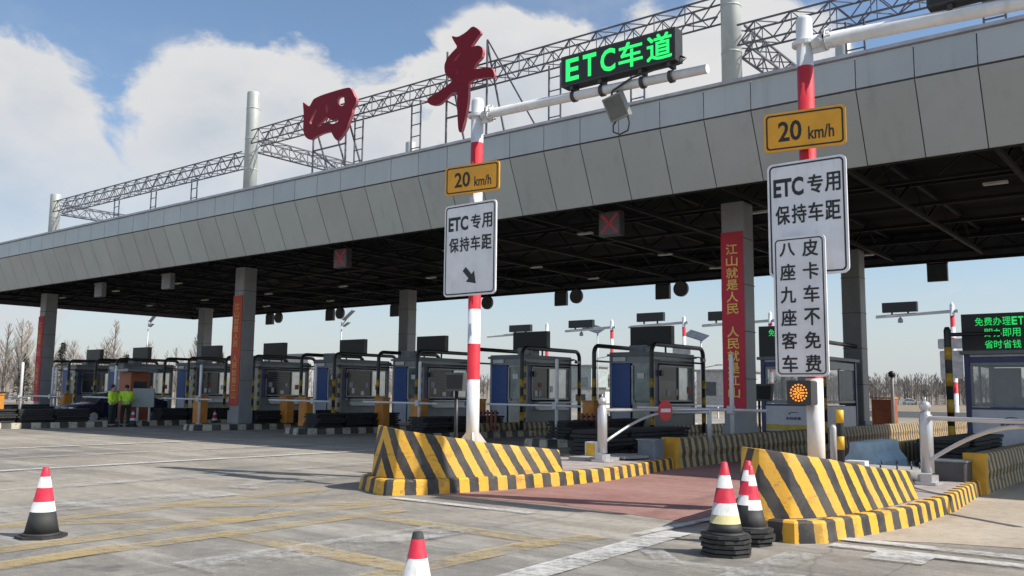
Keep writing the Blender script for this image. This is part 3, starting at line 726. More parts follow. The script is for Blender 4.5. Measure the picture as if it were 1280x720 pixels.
def board(name, label, cat, x0, z0, x1, z1, y, face_m, border_m, edge_m, rr, bw, texts, rz=0, group=None, text_m=None, arrow=None, depth=.03, inset=.03):
    xc = (x0+x1)/2; t = thing(name, label, cat, (xc, y, z0), group)
    b = MB(); b.slab(round_rect(x0, z0, x1, z1, rr), y, y+depth); b.build('panel', [face_m], t)
    o = round_rect(x0+inset, z0+inset, x1-inset, z1-inset, rr*.8); i = round_rect(x0+inset+bw, z0+inset+bw, x1-inset-bw, z1-inset-bw, rr*.6)
    b = MB(); k = len(o)
    for q in range(k):
        w = (q+1) % k; b.face([(o[q][0], y-.003, o[q][1]), (o[w][0], y-.003, o[w][1]), (i[w][0], y-.003, i[w][1]), (i[q][0], y-.003, i[q][1])])
    b.build('border', border_m, t)
    b = MB()
    for tx in texts: write(b, tx[0], *tx[1:5], y-.004, tx[5] if len(tx) > 5 else .014)
    b.build('lettering', text_m or sign_black, t)
    if arrow:
        b = MB(); b.face([(x, y-.004, zz) for x, zz in arrow]); b.build('arrow', text_m or sign_black, t)
    b = MB()
    for zz in (z0+(z1-z0)*.25, z0+(z1-z0)*.75): b.box((xc, y+depth+.03, zz), ((x1-x0)*.85, .03, .04))
    b.build('bracket', galv, t)
    t.rotation_euler.z = rz
    return t
def glyph_row(s, x0, x1, z0, z1, gap=.12, bold=.028):
    n = len(s); w = (x1-x0)/(n+gap*(n-1)); return [(c, x0+i*w*(1+gap), z0, x0+i*w*(1+gap)+w, z1, bold) for i, c in enumerate(s)]
W_, R_ = 0, 1
P1, P2, PY = -10.27, -4.28, 11.9
p1 = pole(P1, PY, [(.29, 1.75, 0), (1.75, 2.37, 1), (2.37, 2.98, 0), (2.98, 3.6, 1), (3.6, 4.2, 0), (4.2, 4.82, 1), (4.82, 5.45, 0), (5.45, 5.98, 1), (5.98, 6.75, 0)], 'red and white pole on centre island with green lane screen arm', .32)
p2 = pole(P2, PY, [(.29, 1.75, 0), (1.75, 2.37, 1), (2.37, 2.98, 0), (2.98, 3.6, 1), (3.6, 4.2, 0), (4.2, 5.0, 1), (5.0, 5.3, 0), (5.3, 6.05, 1), (6.05, 6.72, 0)], 'red and white pole with sign stack on right front island')
a1 = arm(p1, P1, PY, 6.48, -5.75, 6.36); a2 = arm(p2, P2, PY, 6.38, -.35, 6.2, .10, .08)
# speed boards
def speed(x0, z0, x1, z1, label, rz):
    h = z1-z0; w = x1-x0
    return board('speed_sign', label, 'speed sign', x0, z0, x1, z1, PY-.17, sign_yellow, sign_black, sign_yellow, .06, .022,
                 [('20', x0+w*.18, z0+h*.24, x0+w*.47, z0+h*.76, .02), ('km/h', x0+w*.55, z0+h*.22, x0+w*.86, z0+h*.56, .014)], rz, 'yellow 20 km/h boards')
speed(-10.81, 5.03, -9.66, 5.56, 'yellow 20 km/h board above the arrow sign on centre pole', R(7))
speed(-4.80, 4.85, -3.72, 5.40, 'yellow 20 km/h board above the ETC signs on right pole', R(9))
def etc(x0, z0, x1, z1, label, arr, cut):
    w = x1-x0; T = [('ETC', x0+w*.08, z1-.48, x0+w*.47, z1-.22, .035)]+glyph_row('专用', x0+w*.52, x0+w*.93, z1-.48, z1-.22)+glyph_row('保持车距', x0+w*.10, x0+w*.92, z1-.86, z1-.60)
    A = None
    if arr:
        cx, cz = x0+w*.52, z0+.34; s = .31
        pts = [(-.075, 1), (.075, 1), (.075, 0), (.26, .12), (0, -.62), (-.26, .12), (-.075, 0)]
        pts = [(-.16, .62), (.16, .62), (.16, .0), (.42, .0), (0, -.62), (-.42, 0), (-.16, 0)]
        c, q = math.cos(R(45)), math.sin(R(45)); A = [(cx+s*(c*x-q*z), cz+s*(q*x+c*z)) for x, z in pts]
    return board('lane_sign', label, 'lane sign', x0, z0, x1, z1, PY-.16, sign_white, sign_black, sign_white, .08, .022, T, 0, 'white ETC lane signs', arrow=A)
etc(-10.87, 3.21, -9.67, 4.86, 'tall white ETC sign with black down-right arrow on centre pole', True, 0)
etc(-4.80, 3.12, -3.72, 4.70, 'square white ETC sign partly covered by a taller plate', False, 0)
x0, x1, z0, z1 = -4.67, -3.965, 1.77, 3.63
T = []
for s_, fx in (('八座九座客车', .28), ('皮卡车不免费', .72)):
    for i, c in enumerate(s_):
        zc = z1-.17-i*(z1-z0-.34)/5.0; xc = x0+(x1-x0)*fx; h = .112; hw = .105
        if c == '八': h = .09
        T.append((c, xc-hw, zc-h, xc+hw, zc+h, .024))
board('lane_sign', 'narrow white plate with two columns of vertical black writing', 'lane sign', x0, z0, x1, z1, PY-.34, sign_white, sign_black, sign_white, .07, .016, T, inset=.028)
# led lane screen on the arm
green = emis('green_led', (.02, 1.0, .18), 1.05)
green2 = emis('green_led_small', (.02, .85, .16), .75)
def led(x0, z0, x1, z1, y, d, label, texts=(), gm=None, group=None, rz=0):
    t = thing('led_sign', label, 'LED sign', ((x0+x1)/2, y, z0), group, 0)
    b = MB(); b.box(((x0+x1)/2, y+d/2, (z0+z1)/2), (x1-x0, d, z1-z0)); b.build('case', led_case, t)
    b = MB(); b.face([(x0+.03, y-.004, z0+.03), (x1-.03, y-.004, z0+.03), (x1-.03, y-.004, z1-.03), (x0+.03, y-.004, z1-.03)]); b.build('screen', led_off, t)
    if texts:
        b = MB()
        for tx in texts: write(b, tx[0], *tx[1:5], y-.008, tx[5])
        b.build('lettering', gm or green, t)
    t.rotation_euler.z = rz
    return t
lx0, lx1, lz0, lz1 = -8.34, -6.22, 6.58, 7.10
t = led(lx0, lz0, lx1, lz1, PY-.12, .24, 'dark LED screen with green ETC lane writing on centre arm',
    [('E', lx0+.10, lz0+.07, lx0+.36, lz1-.07, .024), ('T', lx0+.44, lz0+.07, lx0+.70, lz1-.07, .024), ('C', lx0+.78, lz0+.07, lx0+1.06, lz1-.07, .024), ('车', lx0+1.12, lz0+.05, lx0+1.56, lz1-.05, .022), ('道', lx0+1.63, lz0+.05, lx1-.05, lz1-.05, .022)])
for xx in (-8.15, -7.6, -6.85, -6.35):
    b = MB(); b.box((xx, PY, 6.545), (.06, .20, .08)); b.tube([(xx-.03, PY, 6.42-(xx+8)*.03), (xx+.03, PY, 6.42-(xx+8)*.03)], .10, 16); b.build('clamp', led_case, t)
b = MB(); b.tube([(-6.25, PY+.05, 6.7), (-6.12, PY+.02, 6.62), (-6.2, PY-.03, 6.53), (-6.6, PY-.1, 6.50), (-7.0, PY-.1, 6.46), (-7.35, PY-.1, 6.32), (-7.45, PY-.05, 6.1), (-7.42, PY, 6.0)], .018, 8); b.build('cable', pipe_black, t)
t = led(-2.66, 6.44, -.6, 6.98, PY-.12, .24, 'dark blank LED screen on right arm at frame top')
for xx in (-2.4, -1.8, -.9): MB().box((xx, PY, 6.4), (.06, .18, .1)).build('clamp', led_case, t)
# floodlight under the centre arm
t = thing('floodlight', 'grey rectangular floodlight hanging under the centre arm', 'floodlight', (-7.35, PY, 6.3), None)
b = MB(); c = Vector((-7.3, PY-.05, 6.06))
rot = Matrix.Rotation(R(22), 3, 'X') @ Matrix.Rotation(R(-12), 3, 'Y')
def obox(mb, c, d, m):
    k = len(mb.v); q = MB().box((0, 0, 0), d); mb.v += [tuple(m @ Vector(v)+Vector(c)) for v in q.v]; mb.f += [tuple(k+i for i in f) for f in q.f]; mb.mi += [0]*6
obox(b, c, (.36, .11, .40), rot); obox(b, c+rot @ Vector((0, .08, 0)), (.28, .06, .30), rot); b.build('lamp_body', mat('floodlight_grey', (.24, .25, .24), .4, .2), t)
b = MB(); obox(b, c+rot @ Vector((0, -.058, 0)), (.31, .006, .34), rot); b.build('lamp_glass', mat('lamp_glass', (.12, .13, .125), .12), t)
b = MB(); b.tube([(-7.3, PY, 6.34), (-7.3, PY, 6.2)], .035, 8); b.tube([(-7.3, PY+.05, 5.95), (-7.42, PY+.03, 5.80), (-7.40, PY, 5.68), (-7.28, PY, 5.62), (-7.13, PY, 5.66), (-7.1, PY, 5.78), (-7.16, PY+.04, 5.92)], .014, 8); b.build('mounting', pipe_black, t)
# flashing amber lamp
t = thing('warning_lamp', 'square black warning lamp glowing amber on right pole', 'warning lamp', (-4.36, PY-.3, 1.4))
b = MB(); b.slab(round_rect(-4.52, 1.40, -4.20, 1.72, .03), PY-.36, PY-.12); b.build('housing', led_case, t)
b = MB(); y = PY-.365; cx, cz = -4.36, 1.56
for rr, n in ((.105, 16), (.068, 11), (.045, 7), (.022, 4)):
    for k in range(n):
        a = 2*math.pi*k/n; b.disc((cx+rr*math.cos(a), y, cz+rr*math.sin(a)), .0125, 8, 'Y', .006)
b.build('amber_led', emis('amber_led', (1.0, .30, .02), 1.4), t)
b = MB(); b.box((-4.32, PY-.115, 1.56), (.1, .03, .2)); b.build('bracket', galv, t)

# ------------------------------------------------------------------ banners
def banner(X, label, m, z0, z1, s, gap):
    t = thing('banner', label, 'banner', (X, 21.3, z0), 'red slogan banners on the columns'); y = 21.7-.31-.035
    b = MB(); n = 14
    for i in range(n):
        za = z0+(z1-z0)*i/n; zb = z0+(z1-z0)*(i+1)/n; oa = .008*math.sin(i*1.9); ob = .008*math.sin((i+1)*1.9)
        b.face([(X-.305, y+oa, za), (X+.305, y+oa, za), (X+.305, y+ob, zb), (X-.305, y+ob, zb)])
        b.face([(X-.305, y+oa+.012, za), (X-.305, y+ob+.012, zb), (X+.305, y+ob+.012, zb), (X+.305, y+oa+.012, za)])
    for sx in (-.305, .305): b.face([(X+sx, y, z0), (X+sx, y+.012, z0), (X+sx, y+.012, z1), (X+sx, y, z1)])
    b.build('cloth', m, t)
    b = MB(); n = len(s)+gap; st = (z1-z0-.55)/n; k = 0
    for i, c in enumerate(s):
        if i == 6: k += gap
        zc = z1-.3-(k+.5)*st; b2 = st*.44
        write(b, c, X-.16, zc-b2, X+.16, zc+b2, y-.02, .02); k += 1
    b.build('lettering', gold if m is banner_m and X > -20 else gold_f, t)
SL = '江山就是人民人民就是江山'
banner(-9.72, 'bright red banner with gold vertical writing on nearest column', banner_m, 1.2, 5.72, SL, .9)
banner(-31.05, 'faded orange-red banner with vertical writing on second column', banner_o, .95, 5.35, SL, .9)
banner(-48.3, 'red banner seen edge-on at the leftmost column', banner_m, .9, 5.3, SL, .9)

# ------------------------------------------------------------------ hanging lane signals
red_led = emis('red_led', (.9, .06, .12), .12)
ls = local('lane_signal', 'red cross lane signal hanging from the canopy front', 'lane signal', 'lane signals hanging at the canopy front')
b = MB(); b.box((0, 0, -.32), (.66, .22, .64)); b.build('signal_case', mat('signal_case', (.05, .05, .055), .5), ls)
b = MB(); b.face([(-.3, -.114, -.62), (.3, -.114, -.62), (.3, -.114, -.02), (-.3, -.114, -.02)]); b.build('signal_face', mat('signal_face', (.10, .08, .085), .5), ls)
b = MB()
for s_ in (-1, 1):
    for k in range(9):
        f = -1+k/4; b.box((f*.22, -.12, -.32+s_*f*.22), (.07, .006, .07))
b.build('red_cross', red_led, ls)
b = MB()
for s_ in (-.2, .2): b.bar((s_, 0, 0), (s_, 0, .16), .015)
b.build('hanger', truss_m, ls)
for i, (X, lab) in enumerate(((-12.5, 'lit red cross signal under canopy nearest the centre pole'), (-23.2, 'dim red cross signal above the lane left of centre'))):
    if i == 0: ls.location = (X, 20.0, 6.34); ls['label'] = lab
    else: dup(ls, (X, 20.0, 6.34), lab)
gs = local('lane_signal', 'grey back lane signal', 'lane signal', 'lane signals hanging at the canopy front')
b = MB(); b.prism(chamfer_rect(.66, .24, .03), -.66, -.02); b.build('signal_case', mat('signal_grey', (.20, .20, .21), .5), gs)
b = MB(); b.box((0, -.13, -.06), (.66, .04, .04)); b.build('visor', booth_frame, gs)
b = MB()
for s_ in (-.2, .2): b.bar((s_, 0, -.02), (s_, 0, .16), .015)
b.build('hanger', truss_m, gs)
gs.location = (-34.0, 20.0, 6.34); gs['label'] = 'unlit grey lane signal between the second column and leftmost'
dup(gs, (-39.6, 20.0, 6.34), 'unlit grey lane signal nearest the left column')
# rear edge pairs: a square and a round back
sq = local('square_lane_board', 'square black board', 'lane board', 'square lane boards at the canopy rear')
b = MB(); b.box((0, 0, -.36), (.66, .16, .6)); b.build('board_case', led_case, sq)
b = MB()
for s_ in (-.25, .25): b.bar((s_, 0, -.06), (s_, 0, .14), .018)
b.box((0, 0, -.03), (.7, .05, .05)); b.build('hanger', truss_m, sq)
rd = local('round_lane_board', 'round black board', 'lane board', 'round lane boards at the canopy rear')
b = MB(); b.disc((0, 0, -.30), .33, 28, 'Y', .14); b.build('board_disc', led_case, rd)
b = MB(); b.bar((0, 0, 0), (0, 0, .2), .02); b.disc((0, -.08, -.30), .29, 28, 'Y', .02); b.build('rim', mat('rim_dark', (.09, .085, .09), .5), rd)
LB = [(-7.65, 'right of the tall sign pole'), (-18.5, 'above the booth beside the no-entry disc'), (-23.8, 'just right of the centre pole signs'), (-29.1, 'hidden partly by the centre arrow sign'), (-34.7, 'left of the middle rear column'), (-40.0, 'above the booths left of centre'), (-45.6, 'just right of the second bannered column')]
for i, (X, lab) in enumerate(LB):
    if i == 0: sq.location = (X, 33.7, 6.25); sq['label'] = 'square black rear board '+lab
    else: dup(sq, (X, 33.7, 6.25), 'square black rear board '+lab)
    if i == 1: rd.location = (X+.85, 33.7, 6.28); rd['label'] = 'round black rear board '+lab
    elif i > 1: dup(rd, (X+.85, 33.7, 6.28), 'round black rear board '+lab)
cm = thing('camera_dome', 'small dark camera hanging at canopy rear left', 'camera', (-52.0, 33.7, 6.25))
b = MB(); b.lathe([(.02, .1), (.06, .05), (.10, -.1), (.14, -.22), (.11, -.36), (.02, -.42)], (-52, 33.7, 6.15), 14); b.build('housing', led_case, cm)

# ------------------------------------------------------------------ toll booths
def make_booth(var=0):
    t = local('toll_booth', 'toll booth', 'toll booth', 'blue and grey toll booths under the canopy')
    w, l, h = .84, 1.45, 2.62       # half width, half length, wall top above island
    b = MB()
    b.box((0, 0, .05), (2*w+.06, 2*l+.06, .1)); b.build('plinth', conc, t)
    for X in (-w, w):
        for Y in (-l, l): MB().box((X*.975, Y*.985, 1.36), (.09, .09, 2.52)).build('corner_post', booth_frame, t)
    b = MB()
    b.box((0, -l+.02, 2.5), (2*w-.1, .05, .24)); b.box((0, l-.02, 2.5), (2*w-.1, .05, .24)); b.box((w-.02, 0, 2.5), (.05, 2*l-.1, .24)); b.box((-w+.02, 0, 2.5), (.05, 2*l-.1, .24))
    b.build('top_rail', booth_frame, t)
    b = MB(); b.box((0, 0, 2.66), (2*w+.16, 2*l+.2, .08)); b.box((0, 0, 2.73), (2*w+.02, 2*l+.06, .06)); b.build('roof', booth_grey, t)
    # front (-Y): blue panel on the left, glazed door on the right
    b = MB(); b.box((-w/2, -l+.01, 1.63), (w-.1, .05, 1.46)); b.build('blue_panel', booth_blue, t)
    b = MB(); b.box((-w/2, -l+.01, .49), (w-.1, .05, .78)); b.build('lower_panel', booth_pale, t)
    b = MB(); b.box((w/2-.02, -l-.005, .58), (w-.14, .05, .95)); 
    for X in (.04, w-.10): b.box((X, -l-.005, 1.68), (.07, .05, 1.25))
    b.box((w/2-.02, -l-.005, 2.34), (w-.14, .05, .07)); d = b.build('door', mat('door_grey', (.46, .46, .42), .5), t)
    b = MB(); b.box((w/2-.02, -l+.0, 1.68), (w-.26, .02, 1.25)); b.build('door_glass', glass_t, d)
    b = MB(); b.box((.13, -l-.05, 1.05), (.03, .05, .16)); b.build('handle', galv, d)
    # lane side (+X): wide window over a counter
    b = MB(); b.box((w-.01, 0, .55), (.05, 2*l-.16, .88)); b.build('side_panel', booth_grey, t)
    b = MB(); b.box((w-.01, -l+.17, 1.68), (.05, .26, 1.38)); b.build('blue_strip', booth_navy, t)
    b = MB(); y0, y1, z0, z1 = -l+.34, l-.14, 1.12, 2.30
    for z_ in (z0, z1): b.box((w+.005, (y0+y1)/2, z_), (.07, y1-y0, .06))
    for y_ in (y0, y0+(y1-y0)*(.56, .44, .62)[var], y1): b.box((w+.005, y_, (z0+z1)/2), (.07, .06, z1-z0-.06))
    f = b.build('window', booth_frame, t)
    ym = y0+(y1-y0)*(.56, .44, .62)[var]
    b = MB(); b.box((w-.01, (y0+ym)/2, (z0+z1)/2), (.02, ym-y0-.06, z1-z0-.06)); b.build('dark_pane', glass_d, f)
    b = MB(); b.box((w-.01, (ym+y1)/2, (z0+z1)/2), (.02, y1-ym-.06, z1-z0-.06)); b.build('pale_pane', glass_l, f)
    b = MB()
    if var != 1:
        for k in range(7): b.box((w+.004, (y0+ym)/2, z1-.10-k*.06*(1+var*.4)), (.006, ym-y0-.16, .02))
        b.build('blind', blind, f)
    rnd = random.Random(30+var)
    for k in range(3+var):
        MB().box((w+.012, y0+.25+rnd.random()*(y1-y0-.5), z0+.15+rnd.random()*.5), (.006, .12+.1*rnd.random(), .16+.08*rnd.random())).build('notice_sheet', (sign_white, booth_pale, mat('notice_red', (.45, .06, .05), .6))[k % 3], f)
    for zz in range(6):
        MB().box((w-.02, -l-.06, .12+zz*.42), (.10, .06, .205)).build('yellow_mark', pipe_yellow, t); MB().box((w-.02, -l-.06, .33+zz*.42), (.10, .06, .205)).build('black_mark', pipe_black, t)
    MB().box((w/2-.05, -l-.03, 1.95), (.26, .008, .18)).build('notice_sheet', sign_white, t)
    MB().box((-w*.55, -l-.035, 2.52), (.5, .02, .14)).build('name_plate', sign_white, t)
    b = MB(); b.box((w+.06, -l+.42, 2.05), (.12, .16, .2)); b.build('speaker_box', led_case, t)
    b = MB(); b.tube([(w+.03, l-.3, 2.6), (w+.35, l-.3, 2.66), (w+.5, l-.3, 2.6)], .025, 8); b.box((w+.52, l-.3, 2.55), (.12, .2, .1)); b.build('camera_arm', booth_frame, t)
    b = MB(); b.box((w+.12, .1, 1.0), (.26, 2*l-.7, .05)); b.box((w+.09, .1, .74), (.16, 2*l-.9, .05)); b.box((w+.03, .1, .86), (.04, 2*l-.9, .2)); b.build('counter', galv, t)
    # far sides
    b = MB(); b.box((-w+.01, 0, .55), (.05, 2*l-.16, .88)); b.build('side_panel', booth_grey, t)
    b = MB(); b.box((-w+.01, 0, 1.7), (.03, 2*l-.16, 1.4)); b.build('rear_glass', glass_d, t)
    b = MB(); b.box((0, l-.01, 1.3), (2*w-.12, .05, 2.3)); b.build('rear_panel', booth_grey, t)
    xa, ya = ((-.35, -.2), (.3, -.6), (-.4, -.9))[var]
    b = MB(); b.box((xa, ya, 2.9), (.7, .45, .30)); b.box((xa, ya-.235, 2.9), (.5, .03, .2)); b.build('air_conditioner', booth_frame, t)
    return t
def make_guard(side):
    """steel hoop guarding one long side of a booth"""
    t = local('guard_hoop', 'guard hoop', 'guard rail', 'black steel hoops guarding the booths')
    r, y0, y1, zt, rr = .075, -1.95, 1.75, 2.98, .28
    path = [(0, y0, 0)]+[(0, y0, 2.4)]
    for i in range(7):
        a = R(180-90*i/6); path.append((0, y0+rr+rr*math.cos(a), zt-rr+rr*math.sin(a)))
    for i in range(7):
        a = R(90-90*i/6); path.append((0, y1-rr+rr*math.cos(a), zt-rr+rr*math.sin(a)))
    path.append((0, y1, 0))
    b = MB(); b.tube(path, r, 12); b.build('hoop_pipe', pipe_black, t)
    for Y in (y0, y1):
        for zz in (.35, .95, 1.55): MB().tube([(0, Y, zz), (0, Y, zz+.3)], r+.004, 12).build('yellow_band', pipe_yellow, t)
    b = MB(); b.tube([(0, y0, 2.45), (0, y1, 2.45)], .035, 8); b.build('tie_bar', pipe_black, t)
    return t
def make_cabinet():
    t = local('barrier_cabinet', 'orange barrier machine', 'barrier machine', 'orange barrier machines on the islands')
    b = MB(); b.box((0, 0, .52), (.46, .40, 1.04), bev=.03); b.build('cabinet_body', orange, t)
    b = MB(); b.box((0, 0, 1.08), (.5, .44, .07), bev=.03); b.build('lid', mat('orange_lid', (.50, .20, .03), .5), t)
    b = MB(); b.box((0, -.203, .5), (.36, .012, .78)); b.box((.12, -.213, .55), (.03, .02, .1)); b.build('door', mat('orange_door', (.56, .23, .035), .5, dirt=.2), t)
    b = MB(); b.box((0, 0, .015), (.56, .5, .03)); b.build('foot', black_paint, t)
    return t
def make_stack():
    """long low stack of flat black rubber slabs"""
    t = local('rubber_stack', 'rubber stack', 'rubber stack', 'low stacks of black rubber slabs')
    rnd = random.Random(4); b = MB()
    for k in range(6):
        for q in range(3):
            b.box((rnd.uniform(-.07, .07), -1.4+q*1.4+rnd.uniform(-.05, .05), .05+k*.088), (.74+rnd.uniform(-.06, .06), 1.32, .07), rnd.uniform(-.06, .06), bev=.03)
    b.build('slabs', rubber, t)
    b = MB()
    for q in range(3): b.box((0, -1.4+q*1.4, .25), (.56, 1.1, .46))
    b.build('core', mat('stack_core', (.012, .012, .013), .9), t)
    return t
def make_gatepost():
    t = local('barrier_post', 'white barrier post', 'barrier post', 'white posts with boom arms on the islands')
    b = MB(); b.lathe([(.055, 0), (.055, 2.3), (.03, 2.34)], (0, 0, 0), 14); b.build('post', white_paint, t)
    b = MB(); b.tube([(-2.6, -.08, .98), (.9, -.08, .96)], .035, 10); b.build('boom_arm', white_paint, t)
    b = MB(); b.box((0, -.06, .97), (.16, .14, .18)); b.lathe([(.12, 0), (.12, .03)], (0, 0, 0), 14); b.build('hinge', galv, t)
    return t
booths = [make_booth(0), make_booth(1), make_booth(2)]; booth = booths[0]
gL, cab, stk, gp = make_guard(1), make_cabinet(), make_stack(), make_gatepost()
BP = [None, None, 'right of centre behind the no-entry disc', 'beside the centre arrow pole on its right', 'just left of the centre arrow pole', 'second left of the centre arrow pole', 'just right of the second bannered column', 'just left of the second bannered column', 'behind the two guards in yellow jackets', 'just right of the leftmost column']
first = True
for i in range(2, 10):
    X, Yc, zb = ISL[i], (27.9 if i < 8 else 27.0), .216
    if i < 5: booths[i-2].location = (X, Yc, zb); booths[i-2]['label'] = 'blue and grey toll booth '+BP[i]
    else: dup(booths[(i*2+i//3) % 3], (X, Yc, zb), 'blue and grey toll booth '+BP[i])
    for s_, nm in ((-1, 'left side'), (1, 'lane window side')):
        lab = 'black guard hoop, '+nm+', booth '+BP[i]
        if i == 2 and s_ < 0: gL.location = (X-1.12, Yc-.1, zb); gL['label'] = lab
        else: dup(gL, (X+s_*1.12+.0, Yc-.1, zb), lab)
    lt = led(X-.85, zb+3.03, X+.8, zb+3.72, Yc-.1, .22, 'blank dark roof screen on the booth '+BP[i], group='blank dark screens on the booth roofs')
    b = MB()
    for s_ in (-.5, .5): b.bar((X+s_, Yc+.02, zb+2.77), (X+s_, Yc+.02, zb+3.03), .03)
    lt['base'] = (X-.025, Yc-.1, zb+3.03); b.build('stand', pipe_black, lt)
# furniture in front of the far booths
first = {'cab': 1, 'stk': 1, 'gp': 1}
def place(src, key, loc, lab):
    if first[key]: src.location = loc; src['label'] = lab; first[key] = 0; return src
    return dup(src, loc, lab)
CABS = [(-21.0, 24.6, 'below the booth window right of the centre pole'), (-21.95, 22.6, 'right one of the pair left of the arrow pole'), (-25.6, 24.3, 'left one of the pair left of the arrow pole'), (-27.3, 22.0, 'right one of the pair left of centre'), (-30.55, 23.6, 'left one of the pair left of centre'), (-32.3, 20.7, 'beside the cone left of the second column'), (-43.4, 20.6, 'beside the leftmost column base'), (-37.2, 15.0, 'at the left frame edge'), (-16.3, 24.8, 'between booth and bright red banner')]
for X, Y, lab in CABS: place(cab, 'cab', (X, Y, .216), 'orange barrier machine '+lab)
for i, lab in ((2, 'on the island right of centre'), (3, 'behind the centre pole foot'), (4, 'behind the tip of the centre wedge'), (5, 'at the foot of the second column'), (6, 'behind the long left kerb'), (7, 'left of the two guards'), (8, 'below the leftmost column')):
    for k, dy in ((0, 2.6), (1, 9.9 if i == 6 else 0)):
        if k and not dy: continue
        X = ISL[i]+.42; place(stk, 'stk', (X, NOSE[i]+dy+(.0 if i != 5 else 2.0), .216), 'low stack of black rubber slabs '+lab+(', farther half' if k else ''))
place(stk, 'stk', (-15.6, 25.3, .216), 'low stack of black rubber slabs in front of the right booth')
place(stk, 'stk', (-10.9, 18.4, .216), 'low stack of black rubber slabs behind the no-entry gate')
place(stk, 'stk', (-4.3, 20.4, .216), 'low stack of black rubber slabs behind the silver gate post')
for X, Y, lab in ((-15.4, 21.6, 'right of centre'), (-20.7, 21.3, 'beside the centre pole'), (-26.1, 21.4, 'left of the centre pole'), (-31.9, 20.4, 'right of the second column'), (-37.2, 19.7, 'left of the second column'), (-42.7, 19.6, 'beside the two guards'), (-43.0, 19.9, 'by the leftmost column'), (-36.8, 15.7, 'nearest the left frame edge')):
    place(gp, 'gp', (X, Y, .216), 'white barrier post with thin boom arm '+lab)
# the two ETC booths with green screens
def etc_booth(X, Y0, L, label, ledlab, X_off=0):
    t = thing('toll_booth', label, 'toll booth', (X, Y0, .216), 'white ETC booths with green roof screens'); zb = .216; w = .9; yc = Y0+L/2
    b = MB(); b.box((X, yc, zb+.06), (2*w+.05, L+.05, .12)); b.build('plinth', conc, t)
    b = MB(); b.box((X, Y0, zb+.58), (2*w, .06, .9)); lp = b.build('lower_panel', booth_white, t)
    # swoosh mark and a small line of writing
    b = MB(); y = Y0-.034; A = []
    for k in range(11):
        a = R(200-17*k); A.append((X+.05+.17*math.cos(a), zb+.80+.055*math.sin(a)))
    for k in range(11):
        a = R(30+17*k); A.append((X+.07+.13*math.cos(a), zb+.805+.028*math.sin(a)))
    b.face([(x, y, z_) for x, z_ in A]); write(b, '吉林高速', X-.2, zb+.62, X+.26, zb+.71, y, .01); b.build('emblem', booth_navy, lp)
    if X < -8:
        b = MB(); b.box((X, Y0-.032, zb+.40), (2*w-.02, .006, .16)); b.build('yellow_band', mat('band_yellow', (.62, .46, .08), .5), lp)
        b = MB(); b.box((X, Y0-.032, zb+.24), (2*w-.02, .006, .10)); b.build('purple_band', mat('band_purple', (.16, .12, .22), .5), lp)
    for sx in (-1, 1):
        b = MB(); b.box((X+sx*(w-.01), yc, zb+.58), (.06, L-.08, .9)); b.build('side_panel', booth_white, t)
    for sx in (-1, 1):
        for Y in (Y0, Y0+L): MB().box((X+sx*(w-.02), Y, zb+1.3), (.12, .12, 2.4)).build('corner_post', booth_navy, t)
    for zz, hh in ((1.06, .06), (2.30, .2)): MB().box((X, Y0, zb+zz), (2*w-.1, .08, hh)).build('cross_frame', booth_navy, t)
    b = MB(); b.box((X, Y0, zb+2.16), (2*w-.2, .05, .07)); b.box((X, Y0, zb+1.12), (2*w-.2, .05, .05))
    for xx in ((-.78, .78)): b.box((X+xx, Y0, zb+1.63), (.05, .05, 1.0))
    wf = b.build('window', booth_frame, t)
    gl = NT('booth_glass'); gl.b.inputs['Base Color'].default_value = (.55, .6, .62, 1); gl.b.inputs['Roughness'].default_value = .04; gl.b.inputs['Alpha'].default_value = .28
    b = MB(); b.box((X, Y0+.005, zb+1.63), (1.5, .012, 1.0)); b.build('pane', gl.m, wf)
    for sx in (-1, 1):
        b = MB(); b.box((X+sx*(w-.01), yc, zb+1.16), (.05, L-.12, .07)); b.box((X+sx*(w-.01), yc, zb+2.25), (.05, L-.12, .22)); b.box((X+sx*(w-.01), yc, zb+1.68), (.05, .07, 1.0)); wf = b.build('window', booth_frame, t)
        b = MB(); b.box((X+sx*(w-.01), yc, zb+1.66), (.012, L-.14, 1.0)); b.build('pane', gl.m, wf)
    b = MB(); b.box((X-.5, Y0+L, zb+1.6), (.7, .06, 1.1)); b.box((X+.62, Y0+L, zb+1.6), (.46, .06, 1.1)); b.box((X, Y0+L, zb+.58), (2*w-.12, .06, .9)); b.box((X, Y0+L, zb+2.28), (2*w-.12, .06, .22)); b.build('rear_panel', booth_grey, t)
    b = MB(); b.box((X, yc, zb+1.0), (1.5, .6, .05)); b.box((X+.1, yc-.1, zb+1.2), (.45, .06, .3)); b.build('desk', led_case, t)
    b = MB(); b.box((X, yc, zb+2.45), (2*w+.24, L+.3, .09)); b.build('roof', booth_grey, t)
    b = MB(); b.box((X, Y0-.05, zb+2.37), (2*w-.2, .05, .05)); b.build('strip_lamp', mat('lamp_unlit2', (.5, .5, .48), .4), t)
    z0, z1 = zb+2.50, zb+3.42
    h = (z1-z0)/3.6; T = []
    for k, s_ in enumerate(('免费办理ETC', '即办即用', '省时省钱')):
        zt = z1-.10-k*h*1.12; wd = 1.22 if k == 0 else .82
        xa = X-.02-wd/2
        if k == 0:
            T += [(c, xa+i*.205, zt-h*.8, xa+i*.205+.185, zt, .006) for i, c in enumerate('免费办理')]+[(c, xa+.82+i*.14, zt-h*.8, xa+.82+i*.14+.12, zt, .03) for i, c in enumerate('ETC')]
        else: T += [(c, xa+i*.205, zt-h*.8, xa+i*.205+.185, zt, .006) for i, c in enumerate(s_)]
    led(X-.95, z0, X+.95, z1, Y0-.12, .3, ledlab, T, green2, 'green lettered screens on the ETC booth roofs')
    return t
